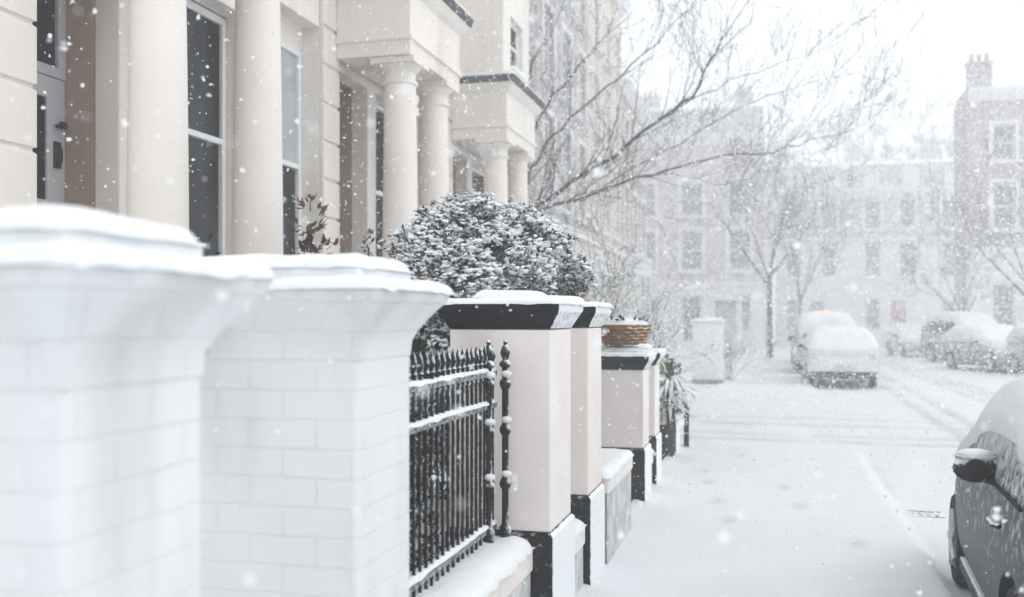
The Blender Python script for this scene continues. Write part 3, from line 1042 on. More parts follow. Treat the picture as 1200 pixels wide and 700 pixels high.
# small shrubs in front of the house windows
p = px(364, 262, 7.6)
bush('rusty brown leaved shrub in front of the second sash window', [(p.x, p.y, p.z, .10, .10, .24), (p.x + .05, p.y, p.z - .25, .16, .14, .16), (p.x - .03, p.y, p.z - .55, .17, .17, .3), (p.x, p.y, p.z - 1.2, .2, .2, .4)],
     620, .075, M_redleaf, .22, 11, (p.x, p.y, 0.03), 'shrub', 'brown_shrub', sb=.02)
p = px(432, 290, 7.9)
bush('small dark shrub top showing left of the big snowy bush', [(p.x, p.y, p.z, .12, .12, .1), (p.x, p.y, p.z - .6, .25, .25, .5), (p.x, p.y, p.z - 1.3, .28, .28, .5)],
     1200, .05, M_leaf, .5, 12, (p.x, p.y, 0.03), 'shrub', 'dark_shrub', sb=.018)
p = px(238, 292, 6.6)
bush('dark green shrub in front of the nearest dark sash window', [(p.x, p.y, p.z, .13, .13, .08), (p.x, p.y, p.z - .6, .25, .25, .5), (p.x, p.y, p.z - 1.3, .28, .28, .5)],
     1300, .05, M_hedge, .3, 13, (p.x, p.y, 0.03), 'shrub', 'dark_shrub', sb=.015)

# wicker bowl with plants on the lower pier
t = thing('wicker_bowl', 'brown wicker bowl filled with snow on the lower cream pier', 'planter', (-1.30, 9.12, 1.42))
m_ = MB()
m_.lathe([(.15, 0.0), (.20, .03), (.245, .09), (.262, .15), (.272, .165), (.272, .185), (.25, .185), (.23, .13)], (0, 0), 40)
m_.build('bowl', M_wicker, t, smooth=45)
m_ = MB()
for k in range(5):
    z = .03 + .03 * k
    rr = .2 + .068 * (1 - (1 - k / 4.5) ** 1.6)
    m_.tube([(rr * cos(a), rr * sin(a), z + .006 * sin(a * 14 + k * pi)) for a in lin(0, 2 * pi, 64)], [.011] * 65, 5, cap=False)
m_.build('weave', M_wicker, t, smooth=60)
m_ = MB()
prof = [(.255, .17), (.24, .205), (.18, .235), (.09, .25), (.005, .255)]
m_.lathe(prof, (0, 0), 30, cap=False)
m_.build('snow', M_snow, t, smooth=70)
m_ = MB()
r = random.Random(4)
for k in range(90):
    a = r.uniform(0, 2 * pi)
    q = Vector((.17 * cos(a), .17 * sin(a), .21))
    leaf(m_, q * r.uniform(.4, 1.1), Vector((0, 0, 1)), (Vector((cos(a), sin(a), r.uniform(.2, 1.3)))).normalized(), .08, .03)
m_.build('plant', M_hedge, t)


def strap_plant(label, loc, n, L_, seed):
    r = random.Random(seed)
    t = thing('strap_leaf_plant', label, 'plant', loc)
    m_, s_ = MB(), MB()
    for k in range(n):
        a = r.uniform(0, 2 * pi)
        el = r.uniform(.2, 1.35)
        LL = L_ * r.uniform(.6, 1.1)
        d = Vector((cos(a), sin(a), 0))
        base = Vector((0, 0, r.uniform(.55, 1.0)))
        pts = []
        for i in range(7):
            q = i / 6
            pts.append(base + d * (LL * q * cos(el)) + Vector((0, 0, LL * (q * sin(el) - .75 * q * q * (1.25 - .5 * sin(el))))))
        side = d.cross(Vector((0, 0, 1)))
        b = len(m_.v)
        for i, p in enumerate(pts):
            w = .027 * (1 - (i / 6) ** 2) + .001
            for sg in (-1, 0, 1):
                v = p + side * w * sg - Vector((0, 0, .006 * (sg == 0)))
                m_.v.append((v.x, v.y, v.z))
        for i in range(6):
            for j in range(2):
                o = b + i * 3 + j
                m_.face(o, o + 1, o + 4, o + 3)
        if el < .95:
            s_.tube([p + Vector((0, 0, .008)) for p in pts[1:6]], [.008, .018, .021, .016, .005], 6)
    m_.build('leaves', M_yucca, t, smooth=60)
    kind(s_.build('snow', M_snowfine, t, smooth=70), 'stuff')
    q = MB(); q.tube([(0, 0, -.1), (0.02, 0, .4), (0, 0, .95)], [.06, .055, .04], 8); q.build('stem', M_bark, t)
    return t


strap_plant('snow-laden green strap-leaved plant leaning over the pavement behind the piers', (-1.13, 11.9, 0.03), 95, .48, 3)
bush('small green shrub dusted with snow behind the strap-leaved plant', [(-1.32, 12.35, .95, .24, .3, .34), (-1.22, 12.5, .65, .2, .25, .3), (-1.55, 12.6, .9, .3, .3, .4)], 4200, .06, M_yucca, .8, 17, (-1.4, 12.4, 0.03), 'shrub', 'leafy_shrub', sb=.018, per=2)


# ------------------------------------------------------------------ trees
def grow(m_, p, d, L_, r0, depth, r, droop=0.0, twist=.5, nseg=4, min_r=.004):
    pts, rads = [p.copy()], [r0]
    q, dd = p.copy(), d.copy()
    for i in range(nseg):
        dd = (dd + rnd_dir(r) * twist * .32 + Vector((0, 0, .10 - droop))).normalized()
        q = q + dd * (L_ / nseg)
        pts.append(q.copy())
        rads.append(max(min_r * .7, r0 * (1 - .75 * (i + 1) / nseg)))
    m_.tube(pts, rads, 6 if r0 > .02 else (4 if r0 > .008 else 3), cap=False)
    if depth <= 0: return
    nb = r.choice((2, 3, 3, 4))
    for k in range(nb):
        t = r.uniform(.3, 1.0)
        i = min(nseg - 1, int(t * nseg))
        b = pts[i].lerp(pts[i + 1], t * nseg - i)
        bd = (pts[i + 1] - pts[i]).normalized()
        side = (rnd_dir(r) - bd * 0).normalized()
        side = (side - bd * side.dot(bd)).normalized()
        nd = (bd * r.uniform(.55, 1.0) + side * r.uniform(.45, .95)).normalized()
        grow(m_, b, nd, L_ * r.uniform(.45, .75), max(min_r, rads[i] * r.uniform(.45, .65)), depth - 1, r, droop, twist, nseg, min_r)


def bare_tree(label, loc, H, spread, seed, depth=4, r0=.12, trunk=.35, group='bare street trees', name='bare_tree', min_r=.006):
    r = random.Random(seed)
    t = thing(name, label, 'tree', loc, 0, group)
    m_, c_ = MB(), MB()
    top = Vector((r.uniform(-.1, .1), r.uniform(-.1, .1), H * trunk))
    m_.tube([(0, 0, -.2), (0, 0, .15), top * .5, top], [r0 * 1.35, r0 * 1.05, r0 * .9, r0 * .8], 10)
    m_.build('trunk', M_bark, t, smooth=60)
    n = 6
    for k in range(n):
        a = 2 * pi * k / n + r.uniform(-.4, .4)
        el = r.uniform(.55, 1.35)
        d = Vector((cos(a) * cos(el) * spread, sin(a) * cos(el) * spread, sin(el))).normalized()
        grow(c_, top * r.uniform(.8, 1.0), d, H * (1 - trunk) * r.uniform(.45, .62), r0 * r.uniform(.4, .6), depth, r, 0, .6, 4, min_r)
    c_.build('crown', M_bark, t)
    return t


# the near bare tree at the end of the terrace: hand-laid limbs, random twigs
r = random.Random(21)
tb = px(600, 440, 20.6)
t = thing('bare_tree', 'large bare tree spreading snowy branches over the street beyond the terrace', 'tree', (tb.x, tb.y, -.1))
B = Vector((tb.x, tb.y, -.1))
m_, c_ = MB(), MB()
fork = px(604, 262, 20.6) - B
m_.tube([(0, 0, -.2), (0, 0, .2), fork * .5, fork], [.26, .2, .17, .15], 12)
m_.build('trunk', M_bark, t, smooth=60)
LIMBS = [
    ([(604, 262, 20.6), (632, 242, 20.2), (668, 214, 19.6), (722, 180, 19), (772, 140, 18.5), (812, 112, 18.2), (832, 70, 18), (850, 40, 17.8), (884, -10, 17.5)], .10),
    ([(604, 262, 20.6), (650, 240, 20.5), (690, 228, 20.2), (745, 208, 20), (800, 196, 19.6), (850, 184, 19.3), (905, 178, 19), (950, 165, 18.8), (1003, 150, 18.5)], .075),
    ([(690, 228, 20.2), (742, 196, 20.8), (800, 168, 21.2), (850, 136, 21.5), (900, 114, 21.8), (950, 98, 22), (1012, 84, 22.2)], .045),
    ([(604, 250, 20.6), (622, 200, 20.8), (648, 160, 21), (680, 128, 21), (728, 90, 21), (770, 50, 21), (808, 10, 21), (830, -15, 21)], .075),
    ([(604, 240, 20.6), (618, 180, 19.6), (640, 120, 19.2), (668, 90, 19), (700, 55, 18.8), (745, 10, 18.6)], .06),
    ([(602, 230, 20.6), (606, 150, 21), (622, 75, 21.3), (650, 32, 21.5), (668, -10, 21.6)], .07),
    ([(668, 231, 20.3), (700, 226, 19.6), (730, 233, 19.0), (748, 240, 18.6), (768, 252, 18.2)], .032),
    ([(772, 140, 18.5), (812, 118, 18.9), (852, 96, 19.3), (905, 76, 19.8), (960, 60, 20.2), (1015, 20, 20.5)], .03),
    ([(632, 242, 20.2), (650, 262, 19.6), (668, 268, 19.2), (690, 262, 18.8)], .03),
    ([(604, 280, 20.6), (640, 276, 19.8), (664, 268, 19.0)], .05),
    ([(745, 208, 20), (790, 205, 19), (835, 215, 18.4), (880, 210, 18)], .025),
    ([(600, 262, 20.6), (560, 200, 21.5), (520, 120, 22), (500, 40, 22)], .08),
]
for limb, r0 in LIMBS:
    pts = [px(*q) - B for q in limb]
    fine = []
    for i in range(len(pts) - 1):
        for k in range(3):
            q = pts[i].lerp(pts[i + 1], k / 3)
            fine.append(q + rnd_dir(r) * .045)
    fine.append(pts[-1])
    n = len(fine)
    rads = [max(.005, .58 * r0 * (1 - i / (n - 1)) ** .8) for i in range(n)]
    c_.tube(fine, rads, 7, cap=False)
    for i in range(2, n):
        for rep in range(3):
            if r.random() < .36:
                bd = (fine[i] - fine[i - 1]).normalized()
                s_ = rnd_dir(r)
                s_ = (s_ - bd * s_.dot(bd)).normalized()
                d = (bd * r.uniform(.5, 1) + s_ * r.uniform(.4, .8) + Vector((0, 0, .3))).normalized()
                grow(c_, fine[i], d, r.uniform(.7, 1.9), max(.006, rads[i] * .40), 2, r, 0, .5, 4, .0045)
c_.build('crown', M_bark, t, smooth=60)


def frost_shrub(label, loc, n, H, W_, seed, name='bare_shrub'):
    r = random.Random(seed)
    t = thing(name, label, 'shrub', loc)
    m_, s_ = MB(), MB()
    for k in range(n):
        a = r.uniform(0, 2 * pi)
        d = Vector((cos(a) * W_ * r.uniform(.1, .8), sin(a) * W_ * r.uniform(.1, .8), 1)).normalized()
        grow(m_, Vector((cos(a) * .05, sin(a) * .05, -.05)), d, H * r.uniform(.6, .95), .011, 3, r, .04, .8, 4, .004)
    for q in m_.v[::11]:
        if q[2] > H * .3 and r.random() < .6:
            w = r.uniform(.010, .026)
            s_.blob((q[0], q[1], q[2] + .006), w * 1.3, w * 1.3, w * .7, 6, 4)
    m_.build('branches', M_bark, t)
    kind(s_.build('snow', M_snowfine, t, smooth=80), 'stuff')
    return t


frost_shrub('snow-flecked bare shrub behind the wicker bowl', (-2.3, 13.3, 0), 32, 1.95, .55, 31)
frost_shrub('smaller snow-flecked bare shrub next to the white pier across the side road', (-3.3, 25.4, 0), 14, 1.6, .6, 32)
frost_shrub('bare snowy shrub at the right of the white pier across the side road', (-1.0, 27.6, 0), 10, 1.2, .5, 33)

bare_tree('slim bare street tree on the far left pavement, its trunk behind the parked cars', (0.1, 44.5, 0), 11.0, .9, 41, 4, .13, .32, min_r=.010)
bare_tree('thinner bare tree farther off, right of the slim street tree', (1.75, 58, 0), 10, .8, 42, 4, .11, .3, min_r=.012)
bare_tree('small bare tree in front of the white ground floor at right', (8.6, 48.5, 0), 6.5, .7, 45, 4, .08, .3, min_r=.010)
bare_tree('bare tree at the right edge with a dark trunk by the parked cars', (10.3, 44.0, 0), 9.5, .9, 46, 4, .13, .3, min_r=.010)
bare_tree('tall faint bare tree rising behind the far white terrace', (12.5, 92, 0), 24, .9, 47, 5, .3, .4, min_r=.022)


# ------------------------------------------------------------------ far buildings (facade looks along local -y)
def far_house(label, loc, rz, W_, H, D, wall, trim, storeys, bays, door=None, door_u=None, roof='mansard', base_h=0, base_mat=None, group=None, chim=(0.2,), name='brick_house',
              dormers=0, porch=False, wide=1.0, glass=None, bay=None):
    """storeys: list of (z0, z1); bays: list of window centre u positions"""
    t = thing(name, label, 'house', loc, rz, group)
    glass = glass or M_greyfar
    holes = []
    for si, (z0, z1) in enumerate(storeys):
        for u in bays:
            if door and si == 0 and abs(u - door_u) < .9: continue
            holes.append((u - wide / 2, u + wide / 2, z0, z1))
    dh = None
    if door:
        dh = (door_u - .5, door_u + .5, .35, 3.0)
        holes.append(dh)
    if base_h:
        m_ = MB()
        facade(m_, 0.003, W_ - .003, -.25, base_h, -.04, .3, [h for h in holes if h[3] <= base_h])
        m_.build('ground_floor', base_mat or trim, t)
        m_ = MB()
        facade(m_, 0, W_, base_h + .002, H, 0, .3, [h for h in holes if h[2] > base_h])
        m_.build('wall', wall, t)
        bx(-.0, W_, -.14, -.003, base_h - .1, base_h + .15).build('string_course', trim, t) if False else None
        m_ = MB(); m_.box(0.01, W_ - .01, -.20, -.042, base_h - .22, base_h - .002); m_.build('string_course', trim, t)
    else:
        m_ = MB()
        facade(m_, 0, W_, -.25, H, 0, .3, holes)
        m_.build('wall', wall, t)
    m_ = MB()
    m_.box(0, .3, .302, D, -.25, H)
    m_.box(W_ - .3, W_, .302, D, -.25, H)
    m_.box(.302, W_ - .302, D - .3, D, -.25, H)
    m_.build('side_wall', wall, t)
    for h in holes:
        if h is dh: continue
        y = .12
        f = MB()
        zr = (h[2] + h[3]) / 2
        facade(f, h[0] + .003, h[1] - .003, h[2] + .003, h[3] - .003, y, y + .08, [(h[0] + .09, h[1] - .09, h[2] + .1, zr - .03), (h[0] + .09, h[1] - .09, zr + .03, h[3] - .09)])
        y2 = -.043 if (base_h and h[3] <= base_h) else -.003
        ring(f, h[0] - .16, h[1] + .16, h[2] - .16, h[3] + .18, y2 - .07, y2, .157)
        w = f.build('window', trim, t)
        bx(h[0] + .08, h[1] - .08, y + .03, y + .05, h[2] + .09, h[3] - .08).build('pane', glass, w)
        q = MB(); q.snow(h[0] - .15, h[1] + .15, y2 - .18, y2 - .072, h[2] - .16, .05, seed=h[0], step=.15); q.build('snow', M_snow, w, smooth=70)
    if door:
        m_ = MB(); m_.box(dh[0] + .003, dh[1] - .003, .12, .2, dh[2], 2.45); dd = m_.build('door', door, t)
        for zz in (.6, 1.4):
            m_ = MB(); m_.box(dh[0] + .15, dh[1] - .15, .105, .118, zz, zz + .65); m_.build('panel', door, dd)
        m_ = MB(); ring(m_, dh[0] + .003, dh[1] - .003, 2.453, 2.997, .12, .2, .06); ff = m_.build('fanlight', trim, t)
        bx(dh[0] + .06, dh[1] - .06, .15, .17, 2.5, 2.95).build('pane', glass, ff)
        m_ = MB(); m_.box(dh[0] - .3, dh[1] + .3, -.8, -.05, -.2, .345); m_.box(dh[0] - .3, dh[1] + .3, -1.1, -.803, -.2, .17); m_.build('steps', trim, t)
        if porch:
            m_ = MB()
            for u in (dh[0] - .25, dh[1] + .25):
                m_.lathe([(.15, .35), (.15, .45), (.12, .5), (.11, 3.0), (.16, 3.1)], (u, -.65), 12)
            m_.loft([(3.103, dh[0] - .45, dh[1] + .45, -.85, -.045), (3.45, dh[0] - .45, dh[1] + .45, -.85, -.045), (3.5, dh[0] - .55, dh[1] + .55, -.95, -.045), (3.6, dh[0] - .55, dh[1] + .55, -.95, -.045)])
            m_.build('porch', trim, t, smooth=40)
            m_ = MB(); m_.snow(dh[0] - .5, dh[1] + .5, -.9, -.05, 3.6, .1, seed=loc[0], step=.1); m_.build('snow', M_snow, t, smooth=70)
    if bay:
        u0, u1, bz, gl = bay
        m_ = MB()
        facade(m_, u0, u1, -.2, bz, -.75, -.6, [(u0 + .35, (u0 + u1) / 2 - .2, .9, bz - .6), ((u0 + u1) / 2 + .2, u1 - .35, .9, bz - .6)])
        m_.box(u0, u0 + .15, -.598, -.045, -.2, bz); m_.box(u1 - .15, u1, -.598, -.045, -.2, bz)
        m_.box(u0 - .08, u1 + .08, -.83, -.045, bz + .002, bz + .2)
        b_ = m_.build('bay', trim, t)
        bx(u0 + .3, u1 - .3, -.66, -.64, .85, bz - .55).build('pane', glass, b_)
        m_ = MB(); m_.snow(u0 - .05, u1 + .05, -.8, -.05, bz + .2, .1, seed=3, step=.12); m_.build('snow', M_snow, b_, smooth=70)
    # cornice, roof, chimneys
    m_ = MB()
    m_.loft([(H - .55, .003, W_ - .003, -.08, -.003), (H - .2, .003, W_ - .003, -.35, -.003), (H + .0, .003, W_ - .003, -.42, -.003)])
    m_.build('cornice', trim, t)
    m_ = MB(); m_.snow(.01, W_ - .01, -.40, .28, H + .001, .09, seed=loc[1], step=.2); m_.build('snow', M_snow, t, smooth=70)
    RH = 0
    if roof == 'mansard':
        RH = 1.9
        m_ = MB()
        m_.loft([(H + .002, .05, W_ - .05, .32, D - .1), (H + RH, .05, W_ - .05, 1.1, D - .8), (H + RH + .25, .05, W_ - .05, 1.6, D - 1.4)])
        rf = m_.build('roof', M_slate, t)
        for k in range(dormers):
            u = W_ * (k + .5) / dormers
            m_ = MB(); m_.box(u - .5, u + .5, .45, 1.6, H + .25, H + 1.55)
            dm = m_.build('dormer', trim, rf)
    elif roof == 'gable':
        RH = 3.0
        m_ = MB()
        b = len(m_.v)
        for u in (0, W_):
            m_.v += [(u, -.1, H + .002), (u, D / 2, H + RH), (u, D + .1, H + .002)]
        m_.face(0, 2, 1); m_.face(3, 4, 5); m_.face(0, 1, 4, 3); m_.face(1, 2, 5, 4); m_.face(0, 3, 5, 2)
        rf = m_.build('roof', M_slate, t)
    else:
        RH = 0.25
        m_ = MB(); m_.box(.1, W_ - .1, .4, D - .1, H + .002, H + .25); rf = m_.build('roof', M_slate, t)
    for q in chim:
        u = q * W_
        m_ = MB()
        yy = D * .45
        m_.box(u - .55, u + .55, yy - .3, yy + .3, H + .3, H + RH + 1.3)
        m_.box(u - .62, u + .62, yy - .37, yy + .37, H + RH + 1.302, H + RH + 1.45)
        for k in range(3):
            m_.lathe([(.12, H + RH + 1.452), (.10, H + RH + 1.9)], (u - .35 + .35 * k, yy), 10)
        m_.build('chimney', wall, rf if rf else t, smooth=40)
    return t


# white stucco and brick terrace closing the street (looks towards the camera)
TG = 'far white terrace closing the street'
ST = [(.9, 3.1), (4.6, 7.0), (7.9, 9.9)]
for i, (lab, dr) in enumerate((('far terraced house half hidden by the street tree trunk', M_darkdoor),
                               ('far white terraced house with a dark door behind the snowy parked car', M_darkdoor),
                               ('far white terraced house with the red front door', M_reddoor),
                               ('rightmost far terraced house beside the plum brick building', M_darkdoor))):
    x0 = -4.7 + 5.1 * i
    far_house(lab, (x0 + .2 * (i > 0), 72.5, 0), 0, 5.09, 10.6, 8, M_hazebrick, M_palestone, ST, (1.15 if i != 2 else 1.3, 3.55), dr, 2.75 if i == 1 else (2.95 if i == 2 else 1.15), 'mansard', 7.3, M_palestone, TG,
              chim=(.06,), dormers=2, porch=False, name='terraced_house', wide=1.05, glass=M_greyfar)

# plum brick building at the right
far_house('tall plum brick building with white ground floor at the right edge', (9.35, 52, 0), 0, 13.5, 12.7, 3.6, M_brickfar, M_palestone,
          [(1.2, 3.4), (6.0, 8.2), (9.3, 11.0)], (1.6, 4.6, 7.6, 10.6), None, None, 'flat', 5.1, M_palestone, None, chim=(.06, .62), name='brick_house', bay=(2.8, 6.4, 4.2, None), wide=1.0)
# left side beyond the side road (facades look towards the street)
LG = 'tall hazy houses on the left beyond the side road'
S5 = [(1.6, 4.0), (5.0, 7.4), (8.4, 10.4), (11.4, 13.2)]
far_house('tallest hazy grey brick house, first beyond the side road', (-6.0, 26.0, 0), pi / 2, 8.0, 17.5, 10, M_brickgrey, M_palestone, S5 + [(14.2, 16.2)], (1.4, 4.0, 6.6), M_darkdoor, 6.6, 'flat', 4.5, M_warmstone, LG, chim=(.5,), porch=True, wide=1.4)
far_house('hazy pale house second beyond the side road, with a white porch', (-6.0, 34.01, 0), pi / 2, 8.0, 15.0, 10, M_warmstone, M_palestone, S5, (1.4, 4.0, 6.6), M_darkdoor, 6.6, 'flat', 4.5, M_warmstone, LG, chim=(.5,), porch=True, wide=1.4)
far_house('hazy plum brick house third beyond the side road', (-6.0, 42.02, 0), pi / 2, 9.0, 11.8, 10, M_brickfar, M_palestone, S5[:3], (1.4, 4.4, 7.4), M_darkdoor, 7.4, 'mansard', 4.5, M_palestone, LG, chim=(.5,), porch=True, wide=1.4, bay=(.5, 4.6, 4.2, None))
far_house('plum brick block facing the street at its far left end', (-8.6, 60.5, 0), 0, 8.4, 12.6, 9, M_hazebrick, M_palestone, [(.9, 3.1), (4.6, 7.0), (7.9, 9.9)], (1.4, 4.2, 7.0), M_darkdoor, 4.2, 'mansard', 3.9, M_palestone, None, chim=(.15, .85), porch=True, name='brick_house', wide=1.3)

# small white gabled porch at the far left pavement
t = thing('porch', 'small white gabled porch beyond the white pier', 'porch', (-2.0, 50.5, 0))
m_ = MB(); m_.box(-.75, -.5, -.5, .8, -.2, 2.6); m_.box(.5, .75, -.5, .8, -.2, 2.6); m_.box(-.499, .499, .55, .8, -.2, 2.6); m_.build('wall', M_palestone, t)
m_ = MB()
m_.v += [(-.95, -.65, 2.602), (.95, -.65, 2.602), (0, -.65, 3.7), (-.95, .9, 2.602), (.95, .9, 2.602), (0, .9, 3.7)]
for f in ((0, 1, 2), (3, 5, 4), (0, 2, 5, 3), (1, 4, 5, 2), (0, 3, 4, 1)): m_.face(*f)
m_.build('roof', M_snow, t)


# ------------------------------------------------------------------ cars
def wheel(t, x, y, r_, w, sgn, far=False):
    m_ = MB()
    p = [(r_ * .66, -w / 2), (r_ * .9, -w / 2), (r_ * .985, -w / 2 + .025), (r_, -w / 2 + .05), (r_, w / 2 - .05), (r_ * .985, w / 2 - .025), (r_ * .9, w / 2), (r_ * .66, w / 2)]
    m_.lathe([(a, x + b) for a, b in p], (y, r_), 32, 'x', cap=False)
    o = m_.build('wheel', M_tyre, t, smooth=40)
    m_ = MB()
    xo = x + sgn * w * .38
    m_.lathe([(.03, xo + sgn * .02), (.06, xo + sgn * .012), (.07, xo - sgn * .01), (r_ * .60, xo - sgn * .0), (r_ * .67, xo + sgn * .012), (r_ * .67, xo - sgn * .1)], (y, r_), 32, 'x', cap=False)
    for k in range(5):
        a = 2 * pi * k / 5
        m_.tube([(xo + sgn * .02, y, r_), (xo + sgn * .018, y + r_ * .62 * cos(a), r_ + r_ * .62 * sin(a))], [.035, .028], 6)
    m_.build('rim', M_rim, o, smooth=40)
    return o


CAR_HATCH = dict(L=3.75, W=1.66, wb=2.42, wr=.305, st=[
    # y, z bottom, z belt, z top, half width, half roof width
    (-1.86, .42, .68, .72, .66, .60), (-1.80, .30, .86, .90, .74, .66), (-1.70, .22, .93, 1.06, .79, .66), (-1.50, .20, .97, 1.36, .815, .655),
    (-1.15, .20, .97, 1.455, .825, .66), (-.5, .20, .95, 1.48, .83, .67), (-.1, .20, .94, 1.45, .83, .675), (.22, .20, .93, 1.33, .83, .69),
    (.80, .20, .92, 1.02, .825, .74), (1.15, .20, .86, .94, .815, .66), (1.55, .21, .74, .84, .77, .58), (1.78, .28, .62, .70, .66, .5), (1.86, .38, .54, .58, .55, .42)],
    glass=(-1.35, .02), ws=(3, 7, 8))
CAR_SALOON = dict(L=4.35, W=1.78, wb=2.62, wr=.315, st=[
    (-2.17, .42, .70, .74, .74, .66), (-2.10, .30, .92, .97, .82, .72), (-1.98, .22, .97, 1.04, .85, .70), (-1.62, .20, .98, 1.34, .87, .66),
    (-1.25, .20, .97, 1.43, .885, .64), (-.5, .20, .96, 1.46, .89, .65), (.0, .20, .95, 1.44, .89, .65), (.35, .20, .94, 1.32, .89, .67),
    (1.0, .20, .92, 1.0, .88, .74), (1.4, .20, .88, .95, .87, .68), (1.85, .22, .76, .86, .82, .6), (2.08, .28, .64, .72, .70, .5), (2.17, .38, .56, .60, .58, .42)],
    glass=(-1.4, .1), ws=(3, 7, 8))
CAR_TALL = dict(L=4.55, W=1.86, wb=2.75, wr=.35, st=[
    (-2.27, .46, .86, .90, .78, .70), (-2.22, .34, 1.05, 1.12, .87, .78), (-2.12, .27, 1.12, 1.55, .90, .74), (-1.95, .25, 1.12, 1.80, .915, .735),
    (-1.3, .25, 1.12, 1.87, .925, .735), (-.5, .25, 1.10, 1.88, .93, .74), (.15, .25, 1.09, 1.85, .93, .74), (.45, .25, 1.08, 1.70, .93, .75),
    (1.05, .25, 1.07, 1.18, .92, .80), (1.5, .25, 1.02, 1.12, .91, .76), (1.95, .27, .92, 1.02, .87, .70), (2.18, .34, .80, .86, .76, .58), (2.27, .44, .68, .72, .62, .48)],
    glass=(-1.9, .2), ws=(2, 7, 8))


